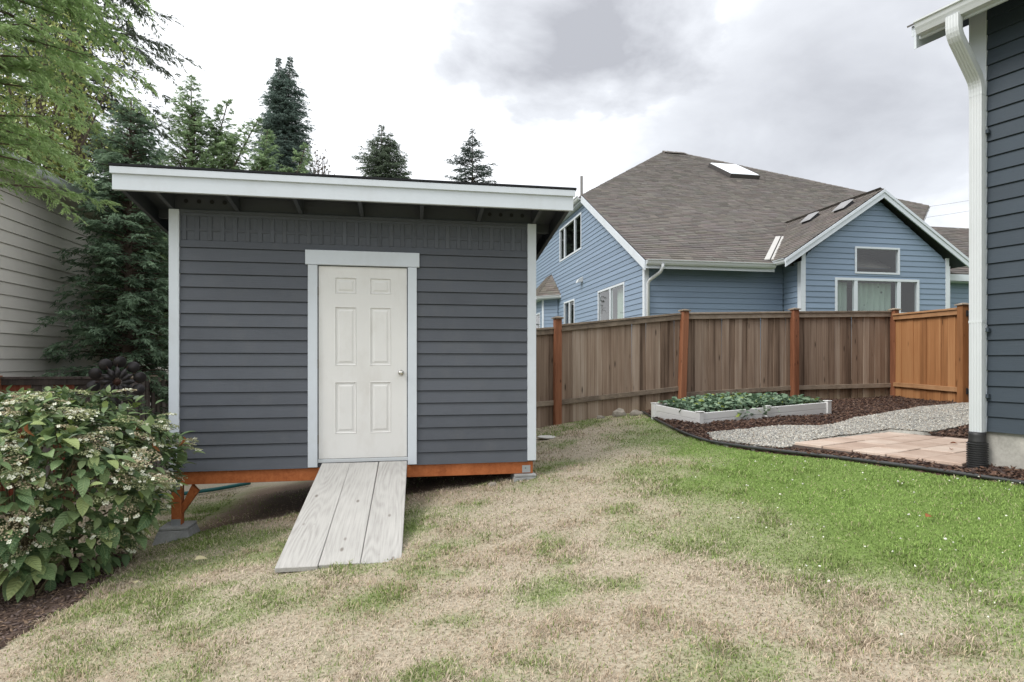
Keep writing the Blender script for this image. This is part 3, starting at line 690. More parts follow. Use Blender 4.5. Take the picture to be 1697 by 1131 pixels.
def pier(name, x, y, z0, z1, b, t, label, rot):
    e = MB().hexa([(-b, -b, z0), (b, -b, z0), (b, b, z0), (-b, b, z0), (-t, -t, z1 - .03), (t, -t, z1 - .03), (t, t, z1 - .03), (-t, t, z1 - .03)])
    e.hexa([(-t, -t, z1 - .029), (t, -t, z1 - .029), (t, t, z1 - .029), (-t, t, z1 - .029), (-t, -t, z1), (t, -t, z1), (t, t, z1), (-t, t, z1)])
    o = e.build(name, M['concrete'], None, bevel=.006); o.location = (x, y, 0); o.rotation_euler[2] = rot
    return tag(o, label, 'concrete block', 'concrete piers under the shed')
def shed_w(u, v): c, s = math.cos(SHED_A), math.sin(SHED_A); return SHED_O[0] + u * c - v * s, SHED_O[1] + u * s + v * c
pier('concrete_pier', *shed_w(-HWD + .055, .045), -1.86, -1.627, .20, .135, 'tapered concrete pier under the orange post at the low corner', SHED_A)
pier('concrete_pier', *shed_w(HWD - .12, .06), -1.50, -1.228, .17, .12, 'half-buried concrete pier under the corner by the open lawn', SHED_A)

# ramp
ramp_o = empty('entry_ramp', -1.236, 4.15, -1.425, SHED_A, label='silvery weathered three-plank wooden ramp leading up to the white door', cat='ramp')
tilt = math.atan2(.385, 1.985)
for i, (x0, w, l0) in enumerate([(-.432, .286, 0.0), (-.142, .284, .012), (.146, .286, -.004)]):
    pm = MB().box(0, w, l0, 2.03, -.038, 0).mesh('plank', M['ramp'], bevel=.004)
    o = link('plank', pm, ramp_o); o.location = (x0 + .02, 0, .0 + (i == 1) * -.002); o.rotation_euler = (tilt, 0, R((-.12, .1, .0)[i]) - .02)

# ------------------------------------------------------------------ fences
bvar = {}
def board_mesh(key, mat, w):
    if key not in bvar: bvar[key] = [MB().box(-w / 2 + j, w / 2 - j, -.009, .009, 0, 1).mesh('board', mat, bevel=.0) for j in (.0, .0005, .001)]
    return random.choice(bvar[key])
def fence_span(root, A, B, zA, zB, tA, tB, n, mat, key, rail_mat, rails=True, bottom=.28, board_off=.03, cap=True, alt=None):
    A = np.array(A, float); B = np.array(B, float); Lh = np.linalg.norm(B - A); t = (B - A) / Lh; ang = math.atan2(t[1], t[0]); nr = np.array((-t[1], t[0]))
    w = Lh / n
    for i in range(n):
        f = (i + .5) / n; p = A + (B - A) * f + nr * board_off
        z0 = zA + (zB - zA) * f - .03; z1 = tA + (tB - tA) * f - .02
        m = mat; kk = key
        if alt and i in alt[1]: m, kk = alt[0], key + 'alt'
        o = link('board', board_mesh(kk + '%.3f' % w, m, w * 1.006), root); R_ = HB[root]
        ca = -root.rotation_euler[2]; dx, dy = p[0] - root.location[0], p[1] - root.location[1]
        o.location = (dx * math.cos(ca) - dy * math.sin(ca), dx * math.sin(ca) + dy * math.cos(ca), z0 - R_)
        o.rotation_euler = (random.gauss(0, .003), random.gauss(0, .0012), ang - root.rotation_euler[2]); o.scale = (1, 1, (z1 - z0) + random.gauss(0, .003))
        off = (i % 2) * .012 + random.uniform(0, .005); o.location[0] += nr[0] * off; o.location[1] += nr[1] * off
    def bar(name, za, zb, h, d0, d1, ext=0, zoff=0):
        a = A - t * ext; b = B + t * ext; m = MB(); ps = []
        for zz2 in (0, h):
            for (q, z) in ((a, za), (b, zb)):
                pass
        P8 = []
        for dz in (0, h):
            for (q, z, d) in ((a, za, d0), (b, zb, d0), (b, zb, d1), (a, za, d1)):
                g_ = q + nr * d; P8.append((g_[0] - root.location[0], g_[1] - root.location[1], z + dz))
        o = m.hexa(P8).build(name, rail_mat, root, bevel=.003); return o
    if rails:
        bar('rail', tA - .10, tB - .10, .085, -.022, .018); bar('rail', zA + bottom, zB + bottom, .085, -.022, .018)
        if cap: bar('cap_rail', tA - .013, tB - .013, .035, -.045, .055)
def fpost(root, p, z0, z1, w, ang, mat, cap=True, lean=0.0):
    me = MB().box(-w / 2, w / 2, -w / 2, w / 2, 0, z1 - z0).mesh('post', mat, bevel=.004)
    o = link('post', me, root); o.location = (p[0] - root.location[0], p[1] - root.location[1], z0 - HB[root]); o.rotation_euler = (0, lean, ang)
    if cap:
        c = w / 2 + .025; h = z1 - z0
        m = MB(); m.box(-c, c, -c, c, h, h + .022); m.hexa([(-c + .01, -c + .01, h + .0225), (c - .01, -c + .01, h + .0225), (c - .01, c - .01, h + .0225), (-c + .01, c - .01, h + .0225), (-.02, -.02, h + .04), (.02, -.02, h + .04), (.02, .02, h + .04), (-.02, .02, h + .04)])
        link('post_cap', m.mesh('post_cap', M['fence_rail']), o)
fen = empty('wood_fence', .787, 10.26, -1.1, 0, label='long weathered grey-brown board fence with red-brown posts behind the raised bed', cat='fence')
FP = [(-1.57, 9.62), (.787, 10.26), (3.142, 10.90), (5.497, 11.54), (7.85, 12.17)]
FZ = [-1.25, -1.09, -.87, -.77, -.745]; FT = [.40, .585, .885, .965, 1.03]
for i in range(4):
    fence_span(fen, FP[i], FP[i + 1], FZ[i], FZ[i + 1], FT[i] + (.04 if i == 1 else 0), FT[i + 1] - (.0 if i else .0), 17, M['fence_grey'], 'fg', M['fence_rail'], bottom=.34 if i < 2 else .22)
fa = math.atan2(.638, 2.355)
for i, (top, lean) in enumerate([(.55, 0), (.745, 0), (.93, .035), (1.01, 0), (1.06, 0)]):
    pz = FP[i]; q = (pz[0] + .0 + .02 * (lean > 0) * -1.5, pz[1] - .06)
    fpost(fen, q, FZ[i] - .1, top, .118, fa, M['post_stain'], lean=lean)
gp = empty('cedar_fence_panel', 7.85, 12.1, -.76, 0, label='short orange cedar fence panel meeting the grey fence at its corner', cat='fence')
fence_span(gp, (7.80, 12.05), (7.865, 10.32), -.745, -.78, .955, .93, 10, M['cedar'], 'ce', M['cedar_rail'], bottom=.245, board_off=.03)
fpost(gp, (7.85, 10.27), -.9, .985, .125, R(-88), M['cedar'])
gate = empty('garden_gate', 7.9, 10.15, -.78, 0, label='orange cedar garden gate on black strap hinges, mostly behind the downspout', cat='gate')
fence_span(gate, (7.89, 10.18), (7.94, 8.95), -.72, -.72, .90, .90, 8, M['cedar'], 'ce2', M['cedar_rail'], bottom=.215, cap=False)
for z in (.80, -.545):
    m = MB(); m.box(-.045, -.024, -.20, .02, z, z + .075); m.box(-.048, -.03, .03, .12, z - .012, z + .09); m.tube([(-.05, .025, z - .01), (-.05, .025, z + .085)], .012, 8)
    m.build('hinge', M['black_iron'], gate)
gp2 = empty('filler_fence_panel', 7.95, 8.9, -.78, 0, label='orange cedar fence panel between the gate and the slate house', cat='fence')
fence_span(gp2, (7.95, 8.90), (8.02, 7.15), -.78, -.80, .92, .92, 11, M['cedar'], 'ce3', M['cedar_rail'], bottom=.235)
lf = empty('old_dark_fence', -6.05, 9.0, -2.1, 0, label='dark old board fence with patches of red stain behind the flowering bush', cat='fence')
LC = (-6.05, 9.0)
fence_span(lf, (-9.9, 7.97), LC, -2.1, -2.1, -.235, -.245, 29, M['fence_dark'], 'fd', M['fence_dark'], bottom=.3, alt=(M['fence_red'], (17, 18, 19, 20, 23, 24)))
fence_span(lf, LC, (-7.35, 13.8), -2.1, -2.05, -.25, -.29, 32, M['fence_dark'], 'fd2', M['fence_rail'], bottom=.3, board_off=-.03)
fpost(lf, (-6.05, 9.06), -2.2, -.24, .11, R(15), M['fence_dark'], cap=False)
fpost(lf, (-7.50, 8.58), -2.2, -.20, .11, R(15), M['post_stain'], cap=False)

# ------------------------------------------------------------------ raised bed
RBz = -.90; rbt = -.708
rb = empty('raised_garden_bed', RB['o'][0], RB['o'][1], RBz, RB['a'], label='low white vinyl raised garden bed in front of the grey fence', cat='planter')
LL, WW = RB['L'], RB['W']
def top_at(u, v): return rbt + .05 * (v / WW) + .095 * u / LL
def rb_panel(a, b):
    (u0, v0), (u1, v1) = a, b; d = Vector((u1 - u0, v1 - v0)).normalized(); n = Vector((-d.y, d.x)) * .02
    for k, (lo, hi) in enumerate(((-.24, -.099), (-.096, 0))):
        pts = []
        for z in (lo, hi):
            for (u, v, s) in ((u0, v0, 1), (u1, v1, 1), (u1, v1, -1), (u0, v0, -1)): pts.append((u + n.x * s, v + n.y * s, top_at(u, v) + z - .012))
        MB().hexa(pts).build('side_plank', M['vinyl'], rb, bevel=.004)
cs = [(0, 0), (LL / 2, 0), (LL, 0), (LL, WW), (LL / 2, WW), (0, WW)]
for i in range(6): rb_panel(cs[i], cs[(i + 1) % 6])
for (u, v) in cs:
    z = top_at(u, v); o = MB().box(u - .042, u + .042, v - .042, v + .042, z - .26, z).build('corner_post', M['vinyl'], rb, bevel=.006)
    MB().box(u - .050, u + .050, v - .050, v + .050, z + .001, z + .014).build('post_cap', M['vinyl'], o, bevel=.005)
sv = [(u, v, top_at(u, v) - .05) for u, v in ((.03, .03), (LL - .03, .03), (LL - .03, WW - .03), (.03, WW - .03))]
MB().hexa([(a, b, c - .12) for a, b, c in sv] + sv).build('bed_soil', simple('dark_soil', (.04, .028, .022), .95), rb)

def leaf_template(L=1., W=.5, fold=.18, droop=.25, nst=5, lobed=False):
    """ovate folded leaf along +x; returns verts, quads"""
    V = []; t = np.linspace(0, 1, nst)
    for i, q in enumerate(t):
        w = W * .5 * (math.sin(math.pi * q ** .8) ** .8 if 0 < q < 1 else .0) + (.008 if q in (0, 1) else 0)
        z = -droop * q * q
        V += [(q * L, w, z + fold * w), (q * L, 0, z), (q * L, -w, z + fold * w)]
    Fq = []
    for i in range(nst - 1):
        a = i * 3; Fq += [(a, a + 1, a + 4, a + 3), (a + 1, a + 2, a + 5, a + 4)]
    return np.array(V), np.array(Fq)
def frames(dirs, up):
    x = dirs / np.linalg.norm(dirs, axis=1, keepdims=True); y = np.cross(up, x); y /= np.linalg.norm(y, axis=1, keepdims=True) + 1e-9; z = np.cross(x, y)
    return np.stack([x, y, z], 2)
def leaves_mesh(name, P, D, U, S, T, tmpl, mat):
    V0, F0 = tmpl; Fm = frames(D, U); n = len(P)
    V = (np.einsum('nij,kj->nki', Fm, V0) * S[:, None, None] + P[:, None, :]).reshape(-1, 3)
    F_ = (F0[None] + (np.arange(n) * len(V0))[:, None, None]).reshape(-1, F0.shape[1])
    return np_mesh(name, V, [F_], mat, np.repeat(T, len(V0), 0), True)
# squash-like plants filling it
n = 2400; u = rng.uniform(.03, LL - .02, n); v = rng.uniform(.05, WW - .03, n)
over = rng.random(n) < .02; v = np.where(over, rng.uniform(-.10, .0, n), v); u = np.where(over, rng.uniform(.5, 1.35, n), u)
hgt = np.where(over, rng.uniform(-.10, .02, n), rng.uniform(-.02, .075, n) * (.5 + fbm(u * 4, v * 4)) + .03 * np.exp(-((u - 1.1) ** 2) / .5))
hgt *= np.where(u > 1.75, .55, 1.0)
a = rng.uniform(0, 6.28, n); el = rng.normal(.1, .4, n)
ca_, sa_ = math.cos(RB['a']), math.sin(RB['a'])
P3 = np.c_[u, v, rbt + .05 * v / WW + .095 * u / LL + hgt - .02 - RBz]
D = np.c_[np.cos(a), np.sin(a), el]; U = np.c_[rng.normal(0, .35, (n, 2)), np.ones(n)]
m_ = rng.random((n, 1)); T = np.array((.075, .14, .085)) * (1 - m_) + np.array((.24, .33, .21)) * m_; yl = rng.random(n) < .06; T[yl] = (.26, .32, .06)
bedp = empty('bed_plants', RB['o'][0], RB['o'][1], RBz, RB['a']); bpy.data.objects.remove(bedp)
bm_ = leaves_mesh('bed_plants', P3, D, U, rng.uniform(.05, .10, n), T, leaf_template(1, .85, .35, .2, 4), M['leaf'])
o = link('bed_plants', bm_); o.location = (*RB['o'], RBz); o.rotation_euler[2] = RB['a']; tag(o, 'sprawling blue-green vegetable leaves filling the white raised bed', 'plants', kind='stuff')

# ------------------------------------------------------------------ patio, edging
pat = empty('paver_patio', PATIO_C[0], PATIO_C[1], -.93, PATIO_A, label='small pinkish sandstone paver patio beside the slate house', cat='patio')
st = .31
for i in range(5):
    u = -(.0 if i % 2 == 0 else .21)
    while u < 1.92:
        a0, a1 = max(u, 0), min(u + .42, 1.92)
        if a1 - a0 > .05:
            zt = -.864 + random.gauss(0, .0022)
            MB().box(a0 + .006, a1 - .006, -(i + 1) * st + .006, -i * st - .006, -.925, zt).build('paver', M['paver'], pat, bevel=.005)
        u += .42
MB().box(-.01, 1.93, -5 * st - .01, .01, -.97, -.888).build('patio_base', simple('patio_sand', (.09, .07, .06), .95), pat)
ed = []
cv = [Vector((a, b, 0)) for a, b in EDGE]
for i in range(len(cv) - 1):
    for k in range(5):
        q = cv[i].lerp(cv[i + 1], k / 5); p0 = cv[max(i - 1, 0)]; p3 = cv[min(i + 2, len(cv) - 1)]; t = k / 5
        q = .5 * ((2 * cv[i]) + (-p0 + cv[i + 1]) * t + (2 * p0 - 5 * cv[i] + 4 * cv[i + 1] - p3) * t * t + (-p0 + 3 * cv[i] - 3 * cv[i + 1] + p3) * t ** 3)
        ed.append((q.x, q.y, H(q.x, q.y) + .034))
o = MB().tube(ed, .0165, 8).build('lawn_edging', M['edging'], None, smooth=True); tag(o, 'black plastic edging strip curving between the green lawn and mulch', 'edging')

# ------------------------------------------------------------------ slate house at the right
KA = R(27.2); K = (3.94, 5.03); KB = -.95
hs = empty('slate_house', K[0], K[1], KB, KA, label='dark slate lap-sided house corner with white eave at the right edge', cat='house')
PW = lambda u, v, d: (-d, u, v)
siding(hs, PW, [(-7, -.582), (-.098, -.582), (-.098, 3.05), (-7, 3.05)], .1275, M['house_siding'], lip=.02, top=.005, gap=.008)
siding(hs, lambda u, v, d: (u, d, v), [(.098, -.582), (8.9, -.582), (8.9, 3.05), (.098, 3.05)], .1275, M['house_siding'])
MB().box(-.028, .02, -.098, .028, -.585, 3.02).build('corner_board', M['white_trim'], hs, bevel=.003)
MB().box(.0205, .098, .0, .028, -.585, 3.02).build('corner_board', M['white_trim'], hs, bevel=.003)
MB().box(.012, 8.9, -7, -.012, -1.6, -.5845).build('foundation', M['foundation'], hs)
MB().box(8.86, 8.9, -7, -.06, -.58, 3.0).build('wall', M['house_siding'], hs); MB().box(.02, 8.8, -7, -6.9, -.58, 3.0).build('wall', M['house_siding'], hs)
RP = .5
def rf(x): return 2.90 + (x + .36) * RP
# gable triangle on the far end, rafters and roof deck
MB().prism([(0.07, -.03, 3.05), (8.9, -.03, 3.05), (4.45, -.03, rf(4.45))], [(0.07, -.06, 3.05), (8.9, -.06, 3.05), (4.45, -.06, rf(4.45))]).build('gable_wall', M['house_siding'], hs)
def rslab(name, x0, x1, y0, y1, a, b, mat, mirror=False, bevel=0):
    f = (lambda x: rf(8.9 - x)) if mirror else rf
    return MB().hexa([(x0, y0, f(x0) + a), (x1, y0, f(x1) + a), (x1, y1, f(x1) + a), (x0, y1, f(x0) + a), (x0, y0, f(x0) + b), (x1, y0, f(x1) + b), (x1, y1, f(x1) + b), (x0, y1, f(x0) + b)]).build(name, mat, hs, bevel=bevel)
rslab('roof_deck', -.37, 4.45, -7.3, .26, .0, .02, M['shed_dark']); rslab('roof_deck', 4.45, 9.26, -7.3, .26, .0, .02, M['shed_dark'], True)
sl = math.hypot(1, RP)
shingles(hs, (-.44, -7.3, rf(-.44) + .021), (0, 1, 0), (1 / sl, 0, RP / sl), [(0, 0), (7.60, 0), (7.60, 5.4), (0, 5.4)], .14, .30, ((.09, .082, .078), (.15, .137, .128)), seed=5)
shingles(hs, (9.34, -7.3, rf(-.44) + .021), (0, 1, 0), (-1 / sl, 0, RP / sl), [(0, 0), (7.60, 0), (7.60, 5.4), (0, 5.4)], .14, .30, ((.09, .082, .078), (.15, .137, .128)), seed=6)
MB().box(-.385, -.362, -7.3, .235, 2.765, 2.905).build('fascia', M['white_trim'], hs, bevel=.002)
def rake(name, d0, d1, a, b): return MB().hexa([(-.42, d0, rf(-.42) + a), (4.45, d0, rf(4.45) + a), (4.45, d1, rf(4.45) + a), (-.42, d1, rf(-.42) + a), (-.42, d0, rf(-.42) + b), (4.45, d0, rf(4.45) + b), (4.45, d1, rf(4.45) + b), (-.42, d1, rf(-.42) + b)]).build(name, M['white_trim'], hs, bevel=.002)
rake('rake_board', .236, .256, -.19, -.002); rake('rake_trim', .2565, .275, -.075, .016)
# K-style gutter along the eave
gpro = [(-.276, 2.885), (-.276, 2.785), (-.335, 2.785), (-.350, 2.815), (-.362, 2.835), (-.372, 2.868), (-.385, 2.872), (-.385, 2.886), (-.377, 2.886), (-.366, 2.876), (-.352, 2.838), (-.333, 2.793), (-.284, 2.793), (-.284, 2.885)]
gpro = [(x - .11, z) for x, z in gpro]
gut = MB().prism([(x, -7.2, z) for x, z in gpro], [(x, .215, z) for x, z in gpro]).build('gutter', M['gutter'], hs)
MB().prism([(x, .2155, z) for x, z in gpro[:8]], [(x, .222, z) for x, z in gpro[:8]]).build('gutter_end_cap', M['gutter'], gut)
# downspout: fluted rectangular section swept through two elbows
def sweep_rect(path, wy, wx, flutes=True):
    n = 18; sec = []
    for (x0, y0, x1, y1, nn, fl) in ((-wx, -wy, -wx, wy, 9, 1), (-wx, wy, wx, wy, 5, 1), (wx, wy, wx, -wy, 4, 0), (wx, -wy, -wx, -wy, 5, 1)):
        for i in range(nn):
            t = i / nn; k = -.0035 if (fl and flutes and i % 2 == 1) else 0
            px, py = x0 + (x1 - x0) * t, y0 + (y1 - y0) * t
            px -= k * (-1 if x0 == x1 and x0 < 0 else 0) * 1.0; py -= (k * (1 if y0 == y1 and y0 > 0 else -1 if y0 == y1 else 0))
            sec.append((px, py))
    m = MB(); k = len(sec); P_ = [Vector(p) for p in path]
    for i, p in enumerate(P_):
        d = (P_[min(i + 1, len(P_) - 1)] - P_[max(i - 1, 0)]).normalized(); yax = Vector((0, 1, 0)); xax = yax.cross(-d) if abs(d.z) > .01 else Vector((0, 0, 1)); xax = (d.cross(yax)).normalized() * (-1 if d.z > 0 else 1)
        xax = -d.cross(yax).normalized() if d.cross(yax).x < 0 else d.cross(yax).normalized()
        yy = yax
        for (a, b) in sec: m.v.append(tuple(p + xax * a + yy * b))
    for i in range(len(P_) - 1):
        for j in range(k): m.f.append((i * k + j, i * k + (j + 1) % k, (i + 1) * k + (j + 1) % k, (i + 1) * k + j))
    m.f.append(tuple(range(k))); m.f.append(tuple(range((len(P_) - 1) * k, len(P_) * k))); return m
DX, DY = -.078, -.058
path = [(-.435, DY, 2.80), (-.435, DY, 2.73), (-.434, DY, 2.70), (-.428, DY, 2.672), (-.415, DY, 2.645), (-.395, DY, 2.62), (-.30, DY, 2.535), (-.20, DY, 2.445), (-.135, DY, 2.385), (-.108, DY, 2.355), (-.092, DY, 2.325), (-.082, DY, 2.29), (DX, DY, 2.25), (DX, DY, 2.22)]
ds = sweep_rect(path, .047, .033).build('downspout_elbow', M['gutter'], hs)
ds2 = sweep_rect([(DX, DY, 2.24), (DX, DY, .35), (DX, DY, .345), (DX, DY, -.60)], .0455, .0315).build('downspout', M['gutter'], hs)
MB().box(DX - .035, DX + .035, DY - .049, DY + .049, .325, .345).build('downspout_joint', M['gutter'], ds2)
for z in (1.9, .25, -.3): MB().box(DX + .02, -.021, DY - .07, DY - .045, z, z + .03).build('strap', M['house_siding'], ds2)
ad = MB(); ad.lathe([(.048, -.585), (.060, -.585), (.060, -.615), (.062, -.66), (.066, -.675)], 20, (DX, DY, 0)); ad.build('drain_adapter', M['black_plastic'], hs, smooth=True)
pr = []
for i in range(12):
    z = -.675 - i * .0185; pr += [(.066, z), (.076, z - .004), (.076, z - .011), (.066, z - .0145)]
MB().lathe(pr, 24, (DX, DY, 0)).build('corrugated_drain', M['black_plastic'], hs)

# ------------------------------------------------------------------ blue neighbour house
NW = (3.2, 14.2); NA = R(10.5); NBZ = -1.4
nb = empty('blue_house', NW[0], NW[1], NBZ, NA, label='light blue neighbour house with brown shingle hip roof behind the fence', cat='house')
PL = lambda u, v, d: (-d, u, v)      # left wall, u = depth
PFr = lambda u, v, d: (u, -d, v)
EX = .1355
WL = [(5.08, 7.77, 3.68, 4.88), (1.29, 3.42, .5, 2.10), (5.86, 7.17, .75, 2.14)]
siding(nb, PL, [(.09, -1.0), (24.7, -1.0), (24.7, 2.35), (20.0, 5.08), (4.65, 5.08), (.09, 2.45)], EX, M['blue_siding'], WL)
window(nb, PL, *WL[0], mull=(5.86, 7.14)); window(nb, PL, *WL[1], mull=(2.38,), curtains=((1.35, 2.3),)); window(nb, PL, *WL[2], mull=(6.5,))
GYf = -.68; GX0, GX1 = 3.70, 7.87
siding(nb, PFr, [(.09, -1.0), (GX0 - .02, -1.0), (GX0 - .02, 2.45), (.09, 2.45)], EX, M['blue_siding'])
siding(nb, lambda u, v, d: (GX0 - d, u, v), [(GYf + .1, -1.0), (-.025, -1.0), (-.025, 2.42), (GYf + .1, 2.42)], EX, M['blue_siding'])
siding(nb, lambda u, v, d: (GX1 + d, u, v), [(GYf + .1, -1.0), (2, -1.0), (2, 2.42), (GYf + .1, 2.42)], EX, M['blue_siding'])
WG = [(1.459 + 3.7, 2.726 + 3.7, 2.165, 2.83), (.907 + 3.7, 3.29 + 3.7, 1.17, 2.055)]
PG = lambda u, v, d: (u, GYf - d, v)
siding(nb, PG, [(GX0 + .1, -1.0), (GX1 - .1, -1.0), (GX1 - .1, 2.58), (5.785, 4.02), (GX0 + .1, 2.58)], EX, M['blue_siding'], WG)
window(nb, PG, *WG[0], fr=.045); window(nb, PG, *WG[1], mull=(.907 + 3.7 + .58, 3.29 + 3.7 - .58), fr=.06, curtains=((4.65, 5.1), (5.25, 6.35)))
siding(nb, PFr, [(GX1 + .03, -1.0), (14.9, -1.0), (14.9, 2.2), (GX1 + .03, 2.2)], EX, M['blue_siding'])
for (a, b, c, d, e1, e2) in ((-.028, .0, -.028, .09, -1, 2.42), (.0005, .09, -.028, .0, -1, 2.42), (GX0 - .028, GX0, GYf - .028, GYf + .1, -1, 2.42), (GX0 + .0005, GX0 + .1, GYf - .028, GYf, -1, 2.62), (GX1 - .1, GX1, GYf - .028, GYf, -1, 2.62), (GX1 + .0005, GX1 + .028, GYf - .028, GYf + .1, -1, 2.42)):
    MB().box(a, b, c, d, e1, e2).build('corner_board', M['white_trim'], nb)
MB().box(13.1, 13.15, 5.8, 18.5, -1, 5.4).build('wall', M['blue_siding'], nb); MB().box(.1, 13.1, 24.6, 24.7, -1, 2.3).build('wall', M['blue_siding'], nb)
# main roof: front slope, clipped gable, hips
PT = .58; ms = math.hypot(1, PT)
def mh(y): return 2.5 + PT * (y + .2)
PK = 12.2; RX0, RX1 = 6.1, 7.15
fp = [(-.17, -.42), (6.8, -.42), (13.75, 5.6), (RX1, PK), (RX0, PK), (-.17, 4.55)]
def roof_face(name, pts, under=.03):
    MB().prism([(x, y, z - .004) for x, y, z in pts], [(x, y, z - under) for x, y, z in pts]).build(name, M['shed_dark'] if under else M['tint'], nb)
roof_face('roof_deck', [(x, y, mh(y)) for x, y in fp])
shingles(nb, (0, 0, mh(0)), (1, 0, 0), (0, 1 / ms, PT / ms), [(x, y * ms) for x, y in fp], .145, .32, ((.140, .127, .118), (.195, .177, .163)), seed=2)
hz = mh(4.55); bk = [(-.17, 2 * PK - 4.55, hz), (RX0, PK, mh(PK)), (-.17, 4.55, hz)]
roof_face('roof_deck', [(-.17, 4.55, hz), (RX0, PK, mh(PK)), (-.17, 2 * PK - 4.55, hz)])
pl_ = (mh(PK) - hz) / (RX0 + .17); s2 = math.hypot(1, pl_)
shingles(nb, (-.17, 0, hz), (0, 1, 0), (1 / s2, 0, pl_ / s2), [(4.55, 0), (2 * PK - 4.55, 0), (PK, (RX0 + .17) * s2)], .145, .32, ((.140, .127, .118), (.195, .177, .163)), seed=3)
roof_face('roof_deck', [(-.17, 2 * PK + .4, mh(-.4)), (13.75, 2 * PK + .4, mh(-.4)), (13.75, 2 * PK - 5.6, mh(5.6)), (RX1, PK, mh(PK)), (RX0, PK, mh(PK)), (-.17, 2 * PK - 4.55, hz)])
roof_face('roof_deck', [(13.75, 5.6, mh(5.6)), (RX1, PK, mh(PK)), (13.75, 2 * PK - 5.6, mh(5.6))])
def ridge_caps(a, b, n, w=.14, parent=nb):
    a, b = Vector(a), Vector(b); d = (b - a).normalized(); sd = d.cross(Vector((0, 0, 1))).normalized(); m = MB()
    for i in range(n):
        p = a.lerp(b, i / n); q = a.lerp(b, (i + 1.15) / n); t = .03 + random.random() * .012
        m.add([p + sd * w - Vector((0, 0, w * .45)), p + Vector((0, 0, t)), p - sd * w - Vector((0, 0, w * .45)), q + sd * w - Vector((0, 0, w * .45 + .015)), q + Vector((0, 0, t - .015)), q - sd * w - Vector((0, 0, w * .45 + .015))], [(0, 1, 4, 3), (1, 2, 5, 4), (0, 1, 2)])
    k = m.mesh('ridge_caps', None, dz=NBZ); k.materials.append(simple('ridge_shingle', (.13, .115, .105), .95)); tag(link('ridge_caps', k, parent), kind='stuff')
ridge_caps((-.17, 4.55, hz), (RX0, PK, mh(PK)), 46); ridge_caps((13.75, 5.6, mh(5.6)), (RX1, PK, mh(PK)), 46); ridge_caps((RX0, PK, mh(PK) + .05), (RX1, PK, mh(PK) + .05), 5, .3)
# rake fascia on the clipped gable, its short gutter, eave gutter
def beam(name, a, b, h, w, mat, parent=nb, wx=(1, 0, 0)):
    a, b = Vector(a), Vector(b); x = Vector(wx) * w; z = Vector((0, 0, h))
    return MB().hexa([a, a + x, b + x, b, a + z, a + x + z, b + x + z, b + z]).build(name, mat, parent)
beam('rake_board', (-.19, -.42, mh(-.42) - .23), (-.19, 4.6, mh(4.6) - .23), .215, .03, M['white_trim'])
MB().prism([(-.16, -.39, mh(-.39) - .09), (-.16, 4.6, mh(4.6) - .09), (-.03, 4.6, mh(4.6) - .09), (-.03, -.39, mh(-.39) - .09)], [(-.16, -.39, mh(-.39) - .07), (-.16, 4.6, mh(4.6) - .07), (-.03, 4.6, mh(4.6) - .07), (-.03, -.39, mh(-.39) - .07)]).build('soffit', M['white_trim'], nb)
def gutter_run(a, b, out, parent=nb, s=1.0):
    a, b = Vector(a), Vector(b); o = Vector(out); pr = [(0, 0), (0, -.11), (.06, -.11), (.085, -.075), (.10, -.02), (.12, -.015), (.12, 0), (.108, 0), (.09, -.02), (.075, -.07), (.055, -.10), (.01, -.10), (.01, 0)]
    f = lambda p: [p + o * (x * s) + Vector((0, 0, z * s)) for x, z in pr]
    return MB().prism(f(a), f(b)).build('gutter', M['gutter'], parent)
ez = mh(-.42)
gutter_run((-.17, -.45, ez - .0), (3.13, -.45, ez - .0), (0, -1, 0)); gutter_run((3.2, -.45, ez), (3.2, -.93, ez), (-.02, 0, 0)) if False else None
beam('fascia', (-.16, -.425, ez - .19), (3.15, -.425, ez - .19), .17, .02, M['white_trim'], wx=(0, -1, 0))
gutter_run((-.19, 4.6, hz + .0), (-.19, 10, hz + .0), (-1, 0, 0)); beam('fascia', (-.17, 4.6, hz - .17), (-.17, 2 * PK - 4.6, hz - .17), .16, .018, M['white_trim'])
MB().box(-.15, .0, 4.6, 2 * PK - 4.6, hz - .17, hz - .15).build('soffit', M['white_trim'], nb)
dsn = MB().tube([(.22, -.51, ez - .09), (.22, -.51, ez - .17), (.19, -.45, ez - .27), (.06, -.14, ez - .42), (.045, -.075, ez - .5), (.045, -.075, -1.0)], .04, 8).build('downspout', M['gutter'], nb, smooth=True)
# cross gable roof
GP = 5.785; ge = 3.17; gs = (4.2 - 2.47) / (GP - ge); g2 = math.hypot(1, gs); fy = GYf - .20
yv = lambda h: (h - 2.5) / PT - .2
lf_ = [(ge, fy, 2.47), (GP, fy, 4.2), (GP, yv(4.2) + .1, 4.2), (ge, yv(2.47) + .1, 2.47)]
roof_face('roof_deck', lf_)
shingles(nb, (ge, 0, 2.47), (0, 1, 0), (1 / g2, 0, gs / g2), [(fy, 0), (yv(2.47) + .1, 0), (yv(4.2) + .1, (GP - ge) * g2), (fy, (GP - ge) * g2)], .14, .30, ((.125, .113, .105), (.17, .154, .142)), seed=8)
x2 = 2 * GP - ge
roof_face('roof_deck', [(x2, fy, 2.47), (x2, .6, 2.47), (GP, yv(4.2) + .1, 4.2), (GP, fy, 4.2)])
shingles(nb, (x2, 0, 2.47), (0, 1, 0), (-1 / g2, 0, gs / g2), [(fy, 0), (.6, 0), (yv(4.2) + .1, (GP - ge) * g2), (fy, (GP - ge) * g2)], .14, .30, ((.125, .113, .105), (.17, .154, .142)), seed=9)
ridge_caps((GP, fy, 4.2), (GP, yv(4.2), 4.2), 20, .12)
